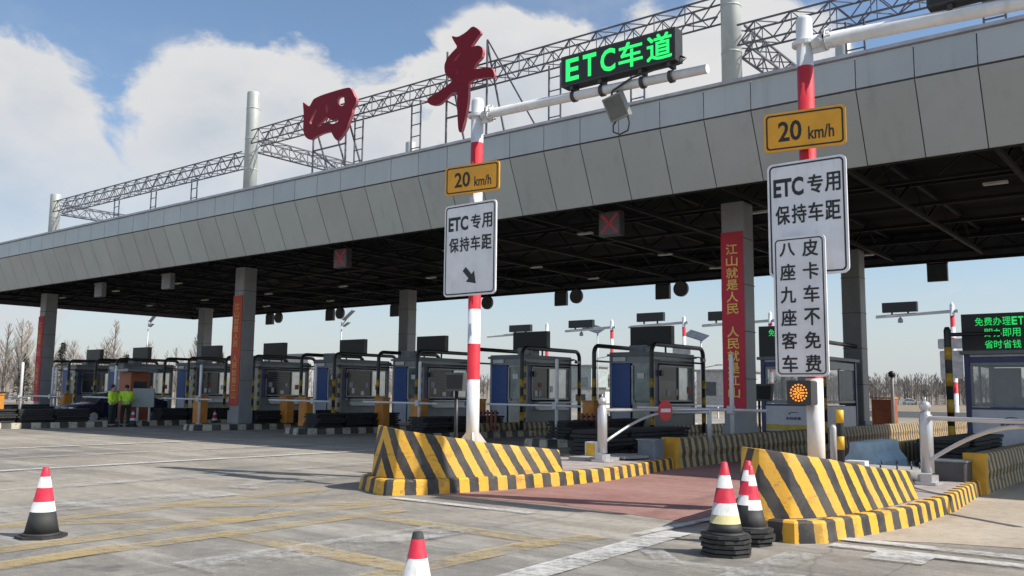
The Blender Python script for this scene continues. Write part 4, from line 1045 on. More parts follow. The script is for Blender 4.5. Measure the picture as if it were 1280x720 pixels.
etc_booth(-10.1, 26.2, 3.0, 'white panelled ETC booth with yellow band behind tall sign pole', 'green lettered roof screen half hidden behind tall sign')
etc_booth(-4.2, 25.0, 3.0, 'white panelled ETC booth with wide window at right edge', 'green lettered roof screen at the right frame edge')
for X, Y, lab in ((-5.38, 24.4, 'yellow black guard post at right ETC booth corner'), (-8.95, 25.6, 'dark guard post at the ETC booth behind the tall sign')):
    t = thing('guard_post', lab, 'guard post', (X, Y, .216)); b = MB(); b.lathe([(.085, 0), (.085, 3.0), (.05, 3.08)], (X, Y, .216), 14); b.build('pipe', pipe_black, t)
    for zz in (.3, .95, 1.6, 2.25): MB().lathe([(.089, zz), (.089, zz+.32)], (X, Y, .216), 14).build('yellow_band', pipe_yellow, t)
    b = MB(); b.tube([(X, Y, 3.1), (X+.4, Y, 3.1), (X+1.2, Y+.0, 3.1)], .05, 8) if X > -6 else b.tube([(X, Y, 3.1), (X, Y+3, 3.1)], .06, 8); b.build('top_bar', pipe_black, t)

# ------------------------------------------------------------------ gates on the two front islands
def gate(X, Y, dx, dy, L, label, stub):
    d = Vector((dx, dy, 0)).normalized(); t = thing('swing_gate', label, 'gate', (X, Y, .25), 'silver swing gates on the front islands')
    b = MB(); b.box((X, Y, .24), (.34, .34, .04), bev=.03); b.box((X, Y, .31), (.26, .26, .1), bev=.05); b.lathe([(.095, .14), (.095, 1.0), (.075, 1.02), (.07, 1.06)], (X, Y, .25), 20); b.build('post', steel, t)
    b = MB(); pr = [(.02, 0), (.06, .012)]+[(.085*math.cos(R(a)), .085+.085*math.sin(R(a))) for a in range(-60, 91, 15)]; b.lathe(pr, (X, Y, 1.30), 18); b.lathe([(.018, .16), (.014, .22)], (X, Y, 1.30), 8); b.build('ball_finial', steel, t)
    p = Vector((X, Y, 0)); b = MB(); b.tube([p+d*.08+Vector((0, 0, 1.21)), p+d*L+Vector((0, 0, 1.21))], .034, 12)
    A = [p+d*(.09+L*.55*f)+Vector((0, 0, .60+.55*math.sin(f*math.pi/2))) for f in [k/12 for k in range(13)]]; b.tube(A, .03, 12)
    b.tube([A[-1], p+d*L+Vector((0, 0, 1.15))], .03, 12); b.build('gate_arm', steel, t)
    if stub:
        e = p+d*(L-.05); b = MB(); b.lathe([(.05, 0), (.05, .98), (.02, 1.02)], (e.x, e.y, .22), 14); b.build('end_post', galv, t)
    return t
gate(-9.6, 15.0, .55, 3.4, 3.6, 'silver swing gate on centre island holding the no-entry disc', True)
gate(-3.6, 14.7, 1.54, -1.2, 3.4, 'silver swing gate reaching over the concrete lane', False)
t = thing('no_entry_sign', 'red no-entry disc with white bar on swing gate', 'no-entry sign', (-9.28, 16.95, 1.2))
b = MB(); b.disc((-9.24, 16.9, 1.20), .22, 28, 'X', .02); b.build('disc', red_paint, t)
b = MB(); b.box((-9.226, 16.9, 1.20), (.006, .32, .075)); b.build('white_bar', sign_white, t)
t.rotation_euler.z = R(-10)
# small things standing on the front islands
def bollard(X, Y, h, label, m, bands):
    t = thing('bollard', label, 'bollard', (X, Y, .216)); b = MB(); b.lathe([(.055, 0), (.055, h), (.02, h+.05)], (X, Y, .216), 14); b.build('tube', m, t)
    if bands:
        for zz in (.1, .5, .9):
            if zz+.2 < h+.1: MB().lathe([(.058, zz), (.058, zz+.2)], (X, Y, .216), 14).build('yellow_band', mat('band_bright', (.78, .45, .03), .5), t)
bollard(-4.80, 14.1, .82, 'slim pale grey bollard behind the right wedge', galv, False)
bollard(-4.66, 14.0, 1.05, 'black and yellow banded bollard behind the right wedge', black_paint, True)
def ebox(X, Y, label, s=1.0):
    t = thing('utility_box', label, 'utility box', (X, Y, .216)); b = MB(); b.box((X, Y, .216+.17*s), (.34*s, .30*s, .34*s), bev=.02); b.build('box_body', white_paint, t)
    b = MB(); b.box((X-.02*s, Y-.153*s, .216+.17*s), (.2*s, .01, .28*s)); b.build('yellow_side', mat('band_bright', (.78, .45, .03), .5), t)
ebox(-10.15, 15.6, 'white and yellow utility box beside the centre gate post')
ebox(-4.62, 14.6, 'small white and yellow utility box by banded bollard', .9)
t = thing('concrete_slab', 'flat broken concrete slabs beside centre gate post', 'concrete slab', (-9.9, 15.7, .216))
b = MB(); b.box((-10.0, 15.5, .25), (.9, 1.0, .06), .2); b.box((-9.75, 16.0, .27), (.8, .7, .05), -.25); b.build('slab', conc, t)
t = thing('footing', 'round concrete footing with upright bolts by silver gate', 'footing', (-4.35, 15.2, .216))
b = MB(); b.lathe([(.62, 0), (.62, .16), (.58, .19)], (-4.3, 15.2, .216), 36); b.build('concrete_disc', conc, t)
b = MB()
for k in range(12): a = k*math.pi/6; b.lathe([(.013, .17), (.013, .27)], (-4.3+.46*math.cos(a), 15.2+.46*math.sin(a), .216), 6)
b.build('anchor_bolt', black_paint, t)
t = thing('water_barrier', 'pale blue plastic water barrier behind the footing', 'water barrier', (-4.9, 17.3, .216))
b = MB(); pr = [(-.32, 0), (.32, 0), (.30, .18), (.18, .34), (.15, .52), (-.15, .52), (-.18, .34), (-.30, .18)]
n0 = len(pr); y0, y1 = 16.1, 17.9
b.v += [(-5.04+x, y0, .216+z_) for x, z_ in pr]+[(-5.04+x, y1, .216+z_) for x, z_ in pr]; b.f.append(tuple(range(n0))); b.f.append(tuple(n0+i for i in reversed(range(n0)))); b.mi += [0, 0]
for i in range(n0): j = (i+1) % n0; b.f.append((i, n0+i, n0+j, j)); b.mi.append(0)
b.build('barrier_body', mat('barrier_blue', (.33, .47, .56), .45, dirt=.2), t)
def ubox(X, Y, d, label, m, cat='box', name='steel_box'):
    t = thing(name, label, cat, (X, Y, .216)); b = MB(); b.box((X, Y, .216+d[2]/2), d, bev=.02); b.build('box_body', m, t)
    b = MB(); b.box((X, Y, .216+d[2]+.012), (d[0]+.04, d[1]+.04, .024)); b.build('lid', booth_frame, t)
ubox(-9.35, 16.45, (.40, .40, .38), 'small blue-grey box before the centre low wall', mat('box_bluegrey', (.16, .19, .23), .5))
ubox(-3.55, 15.75, (.6, .5, .3), 'dark grey box before the right low wall', mat('box_dark', (.07, .07, .075), .6))
# displays on posts
def display(X, Y, zc, w, h, label, rz=0, zb=.216):
    t = thing('display_post', label, 'display', (X, Y, zb), 'small dark displays on posts')
    b = MB(); b.lathe([(.035, 0), (.035, zc-zb-h/2)], (X, Y, zb), 12); b.build('post', pipe_black, t)
    b = MB(); b.slab([(X-w*.44, zc-h/2), (X+w*.44, zc-h/2), (X+w*.5, zc+h/2), (X-w*.5, zc+h/2)], Y-.09, Y+.06); b.build('case', mat('display_case', (.10, .10, .105), .5), t)
    b = MB(); b.face([(X-w*.4, Y-.094, zc-h*.38), (X+w*.4, Y-.094, zc-h*.38), (X+w*.44, Y-.094, zc+h*.38), (X-w*.44, Y-.094, zc+h*.38)]); b.build('screen', led_off, t)
    t.rotation_euler.z = rz
display(-11.15, 12.45, 1.72, .40, .34, 'dark display on post left of the centre pole', R(10))
display(-9.75, 22.95, 1.62, .80, .46, 'wide dark display in front of the bannered column', R(5))
display(-37.35, 15.25, 1.25, .55, .30, 'dark display on post at far left kerb', R(20), .216)
place(gp, 'gp', (-9.45, 20.6, .216), 'white barrier post with thin boom arm before bright red banner')
# tall brown machine and lamp pole behind the ETC booth
t = thing('brown_cabinet', 'reddish brown cabinet beyond the tall sign pole', 'cabinet', (-9.7, 34.0, .216))
b = MB(); b.box((-9.7, 34, .216+.62), (.75, .6, 1.24), bev=.03); b.build('cabinet_body', brown_red, t); b = MB(); b.box((-9.7, 34, 1.51), (.8, .65, .05)); b.build('lid', orange, t)
t = thing('camera_pole', 'slim grey camera pole beside the brown cabinet', 'camera pole', (-9.35, 34.0, .216))
b = MB(); b.lathe([(.06, 0), (.06, 2.0), (.05, 2.05)], (-9.3, 33.6, .216), 12); b.build('post', galv, t); b = MB(); b.lathe([(.05, 2.02), (.12, 2.06), (.12, 2.2), (.03, 2.26)], (-9.3, 33.6, .216), 14); b.build('camera_head', black_paint, t)
# notice board, orange kiosk, striped panel
t = thing('notice_board', 'grey-green notice board on two legs before the guards', 'notice board', (-35.85, 20.25, .216), None, R(25))
b = MB(); b.box((-35.85, 20.25, 1.20), (1.05, .06, .78), bev=.01); b.build('panel', mat('notice_grey', (.27, .31, .30), .6, var=.05), t)
for s_ in (-.28, .28): b = MB(); b.box((-35.85+s_, 20.30, .70), (.06, .06, .98)); b.build('leg', galv, t)
t = thing('orange_kiosk', 'orange kiosk with sloping grey roof behind the guards', 'kiosk', (-38.2, 21.2, .2))
b = MB(); b.box((-38.0, 21.0, 1.2), (1.0, .9, 2.2), bev=.03); b.build('kiosk_body', brown_red, t); b = MB(); b.box((-38.0, 20.95, 2.38), (1.5, 1.4, .12)); b.build('roof', booth_frame, t); b = MB(); b.box((-37.495, 21.0, 1.6), (.02, .6, .6)); b.build('window', glass_d, t)
for i, (X, Y, lab) in enumerate(((-20.3, 24.2, 'red and black slatted panel before the booth right of pole'), (-15.0, 23.0, 'red and black slatted panel near the no-entry disc'))):
    t = thing('slatted_panel', lab, 'panel', (X, Y, .216)); b = MB()
    for k in range(6): b.box((X-.45+k*.18, Y, .60), (.07, .06, .72))
    b.build('slat', mat('slat_red', (.24, .09, .07), .6), t); b = MB(); b.box((X, Y+.05, .35), (1.1, .03, .08)); b.box((X, Y+.05, .85), (1.1, .03, .08)); b.build('rail', black_paint, t)

# ------------------------------------------------------------------ traffic cones
cone_red = mat('cone_red', (.60, .03, .06), .5, var=.15, scale=8, dirt=.4, dirtc=(.25, .08, .07)); cone_white = mat('cone_white', (.72, .72, .70), .5, var=.1, scale=8, dirt=.45, dirtc=(.30, .28, .25)); cone_black = mat('cone_black', (.035, .035, .035), .65, var=.2, dirt=.3, dirtc=(.1, .095, .085)); cone_cream = mat('cone_cream', (.66, .60, .30), .45, dirt=.15)
def make_cone(seg, name='traffic_cone'):
    t = local(name, 'cone', 'traffic cone', 'red and white traffic cones')
    def rad(z_): return .165-(z_-.04)/.66*.135
    b = MB(); prof, mis = [], []
    for z0, z1, m in seg: prof += [(rad(z0), z0), (rad(z1), z1)]; mis += [m, m]
    prof.append((rad(.70)-.008, .705)); mis[-1] = seg[-1][2]
    b.lathe(prof, (0, 0, 0), 26, mis); b.build('cone_body', [cone_black, cone_white, cone_red, cone_cream], t)
    b = MB(); P = [(.245*math.cos(R(a+22.5)), .245*math.sin(R(a+22.5))) for a in range(0, 360, 45)]; b.prism(P, 0, .028); b.lathe([(.20, .028), (.175, .05)], (0, 0, 0), 26); b.build('base', cone_black, t)
    return t
cA = make_cone([(.04, .26, 0), (.26, .36, 1), (.36, .50, 2), (.50, .61, 1), (.61, .70, 2)])
cA.location = (-9.6, 4.4, 0); cA['label'] = 'traffic cone with broad black foot at left foreground'
cB = make_cone([(.04, .14, 0), (.14, .30, 2), (.30, .56, 1), (.56, .665, 2), (.665, .70, 0)])
cB.location = (-3.72, 3.84, 0); cB['label'] = 'traffic cone cut by the bottom edge with black tip'
cC = make_cone([(.04, .13, 0), (.13, .21, 3), (.21, .32, 1), (.32, .46, 2), (.46, .58, 1), (.58, .70, 2)])
nm = ['bottom cone', 'second cone from below', 'third cone from below', 'fourth cone from below', 'top cone with cream band']
for k in range(5):
    lab = nm[k]+' of the nested stack nearest the camera'
    loc = (-3.84+random.uniform(-.015, .015), 8.2+random.uniform(-.015, .015), .042*k)
    if k == 0: cC.location = loc; cC['label'] = lab; cC.rotation_euler.z = .3
    else: dup(cC, loc, lab, random.uniform(0, .7), 'nested cones in the near stack')
cC['group'] = 'nested cones in the near stack'
nm2 = ['lowest cone', 'second lowest cone', 'third lowest cone', 'topmost cone']
for k in range(4): dup(cA, (-3.93+random.uniform(-.015, .015), 8.95+random.uniform(-.015, .015), .046*k), nm2[k]+' of the nested stack touching the right wedge', random.uniform(0, .7), 'nested cones in the far stack')
dup(cA, (-34.0, 22.5, 0), 'far traffic cone beside the second bannered column', .2)
dup(cA, (-35.7, 19.75, 0), 'far traffic cone in front of the guards and orange kiosk', .4)

# ------------------------------------------------------------------ people
def skin_mesh(pts, edges, radii, name, m, parent, sub=1, root=0):
    me = bpy.data.meshes.new(name); me.from_pydata(pts, edges, []); o = bpy.data.objects.new(name, me); col.objects.link(o)
    md = o.modifiers.new('s', 'SKIN'); md.use_smooth_shade = True
    for i, r in enumerate(radii):
        rr = r if isinstance(r, tuple) else (r, r); me.skin_vertices[0].data[i].radius = rr; me.skin_vertices[0].data[i].use_root = (i == root)
    s = o.modifiers.new('d', 'SUBSURF'); s.levels = s.render_levels = sub
    bpy.context.view_layer.update()
    nm_ = bpy.data.meshes.new_from_object(o.evaluated_get(bpy.context.evaluated_depsgraph_get()))
    o.modifiers.clear(); o.data = nm_; nm_.materials.clear(); nm_.materials.append(m); o.parent = parent
    return o
def person(loc, rz, label, arm_fwd):
    t = local('person', label, 'person', 'two workers in yellow jackets')
    # joints: pelvis, chest, neck, head low/high, shoulders, elbows, wrists, hips, knees, ankles, toes
    eL = (-.30, -.06-.06*arm_fwd, 1.10); eR = (.29, -.06-.10*arm_fwd, 1.10); wL = (-.20, -.30*arm_fwd-.08, .98+.1*arm_fwd); wR = (.18, -.32*arm_fwd-.08, 1.0+.12*arm_fwd)
    P = [(0, 0, .93), (0, 0, 1.18), (0, 0, 1.40), (0, -.01, 1.50), (0, -.02, 1.60), (0, -.01, 1.70), (-.19, 0, 1.39), eL, wL, (.19, 0, 1.39), eR, wR, (-.10, 0, .88), (-.11, -.01, .48), (-.11, .02, .09), (-.12, -.14, .05), (.10, 0, .88), (.12, -.02, .48), (.12, .03, .09), (.14, -.13, .05)]
    E = [(0, 1), (1, 2), (2, 3), (3, 4), (4, 5), (2, 6), (6, 7), (7, 8), (2, 9), (9, 10), (10, 11), (0, 12), (12, 13), (13, 14), (14, 15), (0, 16), (16, 17), (17, 18), (18, 19)]
    Rr = [(.15, .11), (.15, .11), (.13, .09), .055, .09, .075, .062, .046, .034, .062, .046, .034, .085, .06, .045, .04, .085, .06, .045, .04]
    for wr, sx in ((8, -1), (11, 1)):
        w = Vector(P[wr]); e = Vector(P[wr-1]); d = (w-e).normalized(); side = d.cross(Vector((0, 0, 1))).normalized()
        pb = len(P); P.append(tuple(w+d*.07)); E.append((wr, pb)); Rr.append((.04, .02))
        for k, (f, L) in enumerate(((-1, .07), (-.33, .085), (.33, .08), (1, .065))):
            i0 = len(P); a = w+d*.10+side*f*.028; P += [tuple(a), tuple(a+d*L*.6+Vector((0, 0, -.012))), tuple(a+d*L+Vector((0, 0, -.035)))]; E += [(pb, i0), (i0, i0+1), (i0+1, i0+2)]; Rr += [.010, .009, .008]
        i0 = len(P); a = w+d*.04+side*-sx*.04; P += [tuple(a), tuple(a+d*.04+side*-sx*.02)]; E += [(pb, i0), (i0, i0+1)]; Rr += [.011, .009]
    skin_mesh(P, E, Rr, 'body', skin_m, t)
    J = [(0, 0, .86), (0, 0, 1.10), (0, 0, 1.34), (0, -.005, 1.45), (-.20, 0, 1.38), eL, tuple(Vector(eL).lerp(Vector(wL), .92)), (.20, 0, 1.38), eR, tuple(Vector(eR).lerp(Vector(wR), .92))]
    skin_mesh(J, [(0, 1), (1, 2), (2, 3), (2, 4), (4, 5), (5, 6), (2, 7), (7, 8), (8, 9)], [(.215, .16), (.21, .155), (.19, .135), (.09, .08), .095, .078, .062, .095, .078, .062], 'jacket', hivis, t)
    b = MB(); b.tube([(0, 0, 1.02), (0, 0, 1.07)], .218, 20); b.v = [(x*1.0, y*.78, z_) for x, y, z_ in b.v]; b.build('reflective_band', hivis_band, t)
    skin_mesh([(0, 0, .94), (-.105, 0, .84), (-.115, -.01, .47), (-.115, .02, .10), (.105, 0, .84), (.125, -.02, .47), (.125, .03, .10)], [(0, 1), (1, 2), (2, 3), (0, 4), (4, 5), (5, 6)], [(.16, .13), .11, .082, .07, .11, .082, .07], 'trousers', trouser_m, t)
    b = MB(); pr = [(.095*math.cos(R(a)), .10*math.sin(R(a))) for a in range(-25, 91, 15)]; b.lathe(pr, (0, .015, 1.64), 18); b.build('hair', hair_m, t)
    b = MB(); b.lathe([(.004, -.02), (.014, -.015), (.004, .02)], (0, -.118, 1.60), 8)
    for s_ in (-.035, .035): b.lathe([(.003, -.008), (.009, 0), (.003, .008)], (s_, -.102, 1.625), 6)
    b.build('face', skin_m, t)
    b = MB()
    for s_ in (-.115, .12): b.prism(chamfer_rect(.10, .27, .03), 0, .075, at=(s_*1.08, -.05, 0))
    b.build('shoe', black_paint, t)
    t.location = loc; t.rotation_euler.z = rz
    return t
person((-36.0, 19.0, 0), R(120), 'person in long yellow jacket and dark trousers standing left', .5)
person((-35.95, 19.55, 0), R(250), 'person in yellow jacket half hidden by notice board', 1.0)

# ------------------------------------------------------------------ vehicles
def car(label, body_m, loc, rz, name='parked_car'):
    t = local(name, label, 'car')
    L, hw = 2.25, .88
    b = MB(); prof = [(-L, .35), (-L-.03, .62), (-L+.10, .80), (-1.15, .93), (-.55, 1.36), (.1, 1.47), (1.0, 1.44), (1.75, 1.12), (L-.02, 1.02), (L+.02, .55), (L-.05, .32), (1.75, .30), (1.6, .56), (1.35, .66), (1.1, .56), (.95, .28), (-1.0, .28), (-1.15, .56), (-1.4, .66), (-1.65, .56), (-1.8, .30)]
    n = len(prof); rows = []
    for f, s_ in ((-1, .90), (-.96, 1), (.96, 1), (1, .90)):
        row = []
        for (y, z_) in prof:
            tuck = 1-.20*max(0, (z_-.92)/.55); row.append(len(b.v)); b.v.append((f*hw*tuck, y*(1 if abs(f) < 1 else .985), .9+(z_-.9)*(1 if abs(f) < 1 else .95)))
        rows.append(row)
    for r0, r1 in zip(rows, rows[1:]):
        for i in range(n): j = (i+1) % n; b.f.append((r0[i], r1[i], r1[j], r0[j])); b.mi.append(0); b.sm.add(len(b.f)-1)
    b.f.append(tuple(reversed(rows[0]))); b.f.append(tuple(rows[-1])); b.mi += [0, 0]
    bd = b.build('body', body_m, t)
    for sx in (-1, 1):
        b = MB()
        def sp(y, z_): return (sx*(hw*(1-.20*max(0, (z_-.92)/.55))+.006), y, z_)
        q = [sp(-1.0, .97), sp(.25, .97), sp(.25, 1.36), sp(-.5, 1.30)]; b.face(q if sx > 0 else q[::-1]); q = [sp(.32, .97), sp(1.5, .99), sp(1.05, 1.33), sp(.32, 1.36)]; b.face(q if sx > 0 else q[::-1]); b.build('side_window', glass_d, t)
    b = MB(); b.face([(-.70, -1.16, .97), (.70, -1.16, .97), (.62, -.60, 1.35), (-.62, -.60, 1.35)]); b.build('windscreen', glass_d, t)
    b = MB(); b.face([(.66, 1.78, 1.13), (-.66, 1.78, 1.13), (-.60, 1.10, 1.42), (.60, 1.10, 1.42)]); b.build('rear_window', glass_d, t)
    for sx in (-1, 1):
        b = MB(); b.box((sx*.62, -L-.0, .68), (.34, .08, .13)); b.build('headlight', glass_l, t)
        b = MB(); b.box((sx*.66, L-.01, .88), (.26, .06, .14)); b.build('tail_light', red_paint, t)
        for y in (-1.4, 1.35):
            b = MB(); b.disc((sx*.80, y, .32), .32, 20, 'X', .2); w_ = b.build('wheel', tyre_m, t); b = MB(); b.disc((sx*.905, y, .32), .2, 14, 'X', .02); b.build('rim', galv, w_)
    t.location = loc; t.rotation_euler.z = rz; return t
car('small white car driving on the far road', mat('car_white', (.75, .75, .75), .25), (-60.5, 233.6, .03), R(104), 'white_car')
car('dark blue car waiting in lane left of guards', mat('car_navy', (.02, .025, .06), .25), (-40.1, 21.2, 0), R(2), 'blue_car')

# ------------------------------------------------------------------ far gantry poles, lamps, buildings beyond the canopy
k_ = 53/43
for i, (xp, xa, xl0, xl1, zl0, zl1, za, lab) in enumerate((( -31.4, -36.0, -34.18, -32.57, 5.29, 5.70, 5.2, 'left of the rest, mostly behind a booth'), (-26.87, -30.05, -29.76, -28.1, 5.37, 5.80, 5.32, 'second from the left beyond the plaza'), (-22.37, -25.77, -25.2, -23.56, 5.54, 6.01, 5.4, 'third from the left beyond the plaza'), (-17.6, -21.3, -20.92, -19.2, 5.42, 5.89, 5.3, 'half hidden by the bright red banner'), (-9.24, -12.49, -12.18, -10.67, 5.42, 5.87, 5.36, 'seen right of the tall sign pole'))):
    f = lambda x: x*k_; fz = lambda z_: 1.5+(z_-1.5)*k_; Y = 53.0
    t = thing('far_gantry', 'distant red and white gantry pole '+lab, 'gantry', (f(xp), Y, 0), 'distant gantry poles beyond the plaza')
    b = MB(); prof, mis = [], []
    for q in range(11): prof += [(.12, q*.6), (.12, q*.6+.6)]; mis += [1 if (q % 2 and q > 2) else 0]*2
    b.lathe(prof+[(.03, 6.75)], (f(xp), Y, 0), 14, mis+[0]); b.build('post', [white_paint, red_paint], t)
    b = MB(); b.tube([(f(xp)+.3, Y, fz(za)), (f(xa), Y, fz(za)-.15)], .09, 10); b.build('arm', galv, t)
    b = MB(); b.box(((f(xl0)+f(xl1))/2, Y, (fz(zl0)+fz(zl1))/2), (f(xl1)-f(xl0), .3, fz(zl1)-fz(zl0))); b.box((f(xl0)+.5, Y, fz(zl0)-.08), (.08, .1, .16)); b.box((f(xl1)-.5, Y, fz(zl0)-.08), (.08, .1, .16)); b.build('screen', led_off, t)
    b = MB(); b.lathe([(.02, 0), (.13, -.12), (.15, -.3), (.05, -.34)], ((f(xl0)+f(xl1))/2, Y, fz(za)-.2), 10); b.build('floodlight', booth_frame, t)
    if i in (2, 4):
        for z0, z1, w in ((4.2, 4.75, 1.3), (2.6, 4.1, 1.15)):
            b = MB(); b.slab(round_rect(f(xp)-w/2-.1, z0, f(xp)+w/2-.1, z1, .08), Y-.2, Y-.16); b.build('sign_back', mat('sign_back', (.42, .43, .45), .5), t)
def street_lamp(X, Y, h, label, solar):
    t = thing('street_lamp', label, 'street lamp', (X, Y, 0)); b = MB(); b.lathe([(.12, 0), (.07, h)], (X, Y, 0), 10); b.build('post', galv, t)
    b = MB()
    if solar: obox(b, (X-.5, Y, h+.2), (2.2, 1.4, .08), Matrix.Rotation(R(18), 3, 'Y') @ Matrix.Rotation(R(28), 3, 'X')); b.build('solar_panel', mat('solar_panel', (.07, .08, .10), .3), t)
    else: obox(b, (X+1.2, Y, h-.1), (2.0, .5, .14), Matrix.Rotation(R(-32), 3, 'Y')); b.tube([(X, Y, h-1.3), (X+.8, Y, h-.6)], .06, 8); obox(b, (X+.9, Y, h-1.15), (1.1, .4, .12), Matrix.Rotation(R(-25), 3, 'Y')); b.build('lamp_head', booth_frame, t)
    if solar:
        b = MB(); b.tube([(X, Y, h-3.2), (X+1.9, Y, h-2.9)], .04, 8); obox(b, (X+2.0, Y, h-2.9), (.7, .25, .1), Matrix.Identity(3)); b.build('lamp_head', booth_frame, t)
street_lamp(-42.3, 85, 7.6, 'solar street lamp between booth and bright red banner', True)
street_lamp(-123.7, 70, 12.2, 'double headed street lamp far left behind the booths', False)
street_lamp(-81.0, 70, 10.6, 'double headed street lamp above the booths left of centre', False)
street_lamp(-55.0, 85, 8.8, 'solar street lamp behind the second distant gantry', True)
def building(X, Y, w, d, h, label, m, green_top):
    t = thing('low_building', label, 'building', (X, Y, 0)); b = MB(); b.box((X, Y, h/2), (w, d, h)); b.build('wall', m, t)
    b = MB(); b.box((X, Y, h+.12), (w+.5, d+.5, .24)); b.build('roof', mat('far_roof', (.30, .32, .33), .6), t)
    n = max(2, int(w/2.2))
    for k in range(n):
        b = MB(); b.box((X-w/2+(k+.5)*w/n, Y-d/2-.02, h*.55), (w/n*.6, .06, h*.36)); b.build('window', glass_d if not green_top else mat('far_glass', (.20, .27, .27), .2), t)
building(-67, 100, 5.2, 4, 5.2, 'greenish low building beyond the plaza right of pole', mat('far_wall_green', (.36, .41, .41), .6), True)
building(-61, 92, 7, 3, 2.2, 'white low shed in front of the greenish building', mat('far_wall_white', (.66, .66, .64), .6), False)
building(-44.4, 96, 6, 4, 4.3, 'pale flat roofed building left of the bright banner', mat('far_wall_pale', (.42, .43, .43), .6), False)
building(-116, 92, 11, 6, 7.2, 'long pale building far behind booths left of centre', mat('far_wall_pale', (.42, .43, .43), .6), False)
# far barrier rail and guard fence behind the booths
t = thing('guard_rail', 'low galvanised guard rail across the far right lanes', 'guard rail', (-12, 47, 0))
b = MB(); b.box((-12, 47, .72), (14, .06, .3)); b.build('rail', galv, t)
for k in range(8): b = MB(); b.box((-18.5+k*1.85, 47.1, .36), (.1, .1, .72)); b.build('post', galv, t)
t = thing('guard_rail', 'white guard rail beyond the booth right of centre', 'guard rail', (-28, 58, 0))
b = MB(); b.box((-33, 58, .85), (34, .06, .12)); b.box((-33, 58, .5), (34, .06, .12)); b.build('rail', white_paint, t)
for k in range(10): b = MB(); b.box((-49+k*3.55, 58.1, .45), (.1, .1, .9)); b.build('post', white_paint, t)

# ------------------------------------------------------------------ trees
bark = mat('bare_bark', (.19, .155, .125), .9, var=.2, scale=.5)
twig = mat('hazed_twig', (.38, .335, .295), .9, var=.25, scale=.3)  # colour lightened to stand in for haze over the distant poplars
needle = mat('needle_green', (.045, .055, .04), .9, var=.3, scale=.6)
def bare_tree(mbt, mbc, X, Y, h, rnd, spread=.22, nb=34, thick=1.0):
    lean = rnd.uniform(-.03, .03)*h; top = Vector((X+lean, Y, h*.93))
    mbt.tube([(X, Y, 0), (X+lean*.4, Y, h*.4), tuple(top)], [h*.014*thick, h*.009*thick, h*.002], 5)
    for k in range(nb):
        f = rnd.uniform(.18, .95); p = Vector((X, Y, 0)).lerp(top, f); a = rnd.uniform(0, 6.28); L = h*spread*(1.15-f)*rnd.uniform(.7, 1.3)
        q = p+Vector((math.cos(a)*L*.55, math.sin(a)*L*.55, L*rnd.uniform(.7, 1.1))); mid = p.lerp(q, .5)+Vector((0, 0, -L*.08))
        mbc.tube([p, mid, q], [h*.0042*thick, h*.003*thick, h*.0012*thick], 3, caps=False, smooth=False)
        for _ in range(4):
            g_ = rnd.uniform(.3, 1); s0 = p.lerp(q, g_); a2 = a+rnd.uniform(-1.2, 1.2); l2 = L*rnd.uniform(.25, .55)
            mbc.tube([s0, s0+Vector((math.cos(a2)*l2*.5, math.sin(a2)*l2*.5, l2))], [h*.002*thick, h*.001*thick], 3, caps=False, smooth=False)
protos = []
for k in range(4):
    rnd = random.Random(50+k); t = local('bare_tree', 'bare tree', 'tree', 'bare poplars behind the left booths'); a, c = MB(), MB()
    bare_tree(a, c, 0, 0, 10.0, rnd, .32 if k % 2 else .24, 62, 1.3); a.build('trunk', bark, t); c.build('crown', twig, t); protos.append(t)
rnd = random.Random(3)
spots = []
for k in range(130):
    azd = 44+ (k+rnd.random())*29/130; D = rnd.uniform(105, 165)
    spots.append((-D*math.sin(R(azd)), D*math.cos(R(azd)), rnd.uniform(.55, 1.0)*(1 if azd > 62 else .85 if azd > 56 else .6)))
for i, (X, Y, s_) in enumerate(spots):
    lab = 'one of the bare haze-pale poplars in the row behind the far left booths'
    o = protos[i] if i < 4 else dup(protos[i % 4], (X, Y, 0), lab)
    o.location = (X, Y, 0); o['label'] = lab; o.rotation_euler.z = rnd.uniform(0, 6.28); o.scale = (s_, s_, s_)
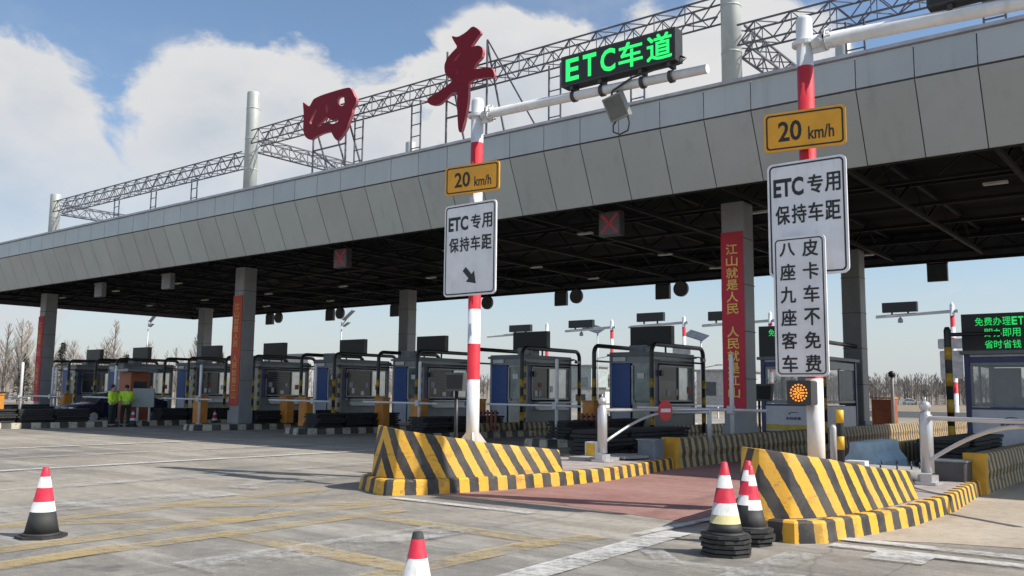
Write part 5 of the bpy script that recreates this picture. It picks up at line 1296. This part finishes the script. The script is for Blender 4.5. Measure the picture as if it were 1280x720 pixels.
def conifer(X, Y, h, label, seed):
    rnd = random.Random(seed); t = thing('pine_tree', label, 'tree', (X, Y, 0), 'dark pines at the far left'); b = MB(); b.tube([(X, Y, 0), (X, Y, h)], [.16, .02], 6); b.build('trunk', bark, t); b = MB()
    for k in range(420):
        f = rnd.random()**.8; z_ = h*(.12+.88*f); rr = (1-f)*h*.26*rnd.uniform(.35, 1.05)+.08; a = rnd.uniform(0, 6.28); c = Vector((X+rr*math.cos(a), Y+rr*math.sin(a), z_-rr*.25)); s_ = rnd.uniform(.18, .42)
        u = Vector((math.cos(a), math.sin(a), -.35))*s_; v = Vector((-math.sin(a), math.cos(a), rnd.uniform(-.3, .3)))*s_*.5; b.face([c-u*.4-v, c+u, c-u*.4+v])
    b.build('crown', needle, t)
for i, (X, Y, h, lab) in enumerate(((-98, 42, 5.2, 'dark pine nearest the left frame edge'), (-92, 43, 6.2, 'taller dark pine just left of leftmost column'), (-89, 44.5, 5.0, 'dark pine touching the leftmost column in view'), (-96, 52, 5.5, 'dark pine right of the leftmost column'), (-93, 62, 6.0, 'dark pine above the roof screens at left'), (-86, 66, 5.2, 'dark pine above the notice board'))):
    conifer(X, Y, h, lab, 20+i)
# the far wood: one mass of bare trees along the horizon
a, c = MB(), MB(); rnd = random.Random(11)
for k in range(900):
    azd = rnd.uniform(3, 26) if k % 3 else rnd.uniform(26, 70); D = rnd.uniform(235, 330); X, Y = -D*math.sin(R(azd)), D*math.cos(R(azd)); h = rnd.uniform(5.0, 9.2)*(D/270)
    bare_tree(c, c, X, Y, h, rnd, .34, 15, 2.8)
tag(c.build('far_wood', mat('far_twig', (.23, .205, .185), .95, var=.2, scale=.05)), 'hazy bare wood along the horizon', 'wood', kind='stuff')
b = MB(); rnd = random.Random(5); n = 240; P = []
for i in range(n+1):
    azd = 0+70*i/n; D = 285; P.append((-D*math.sin(R(azd)), D*math.cos(R(azd)), 3.2+1.8*rnd.random()))
for p, q in zip(P, P[1:]):
    b.face([(p[0], p[1], 0), (q[0], q[1], 0), (q[0]*1.06, q[1]*1.06, q[2]+1.2), (p[0]*1.06, p[1]*1.06, p[2]+1.2)][::-1])
    b.face([(p[0]*1.2, p[1]*1.2, 0), (q[0]*1.2, q[1]*1.2, 0), (q[0]*1.06, q[1]*1.06, q[2]+1.2), (p[0]*1.06, p[1]*1.06, p[2]+1.2)])
tag(b.build('scrub_bank', mat('far_scrub', (.20, .175, .15), .95, var=.25, scale=.08)), 'low brown scrub beneath the far wood', 'scrub', kind='stuff')
for o in bpy.data.objects:
    if 'base' in o: del o['base']
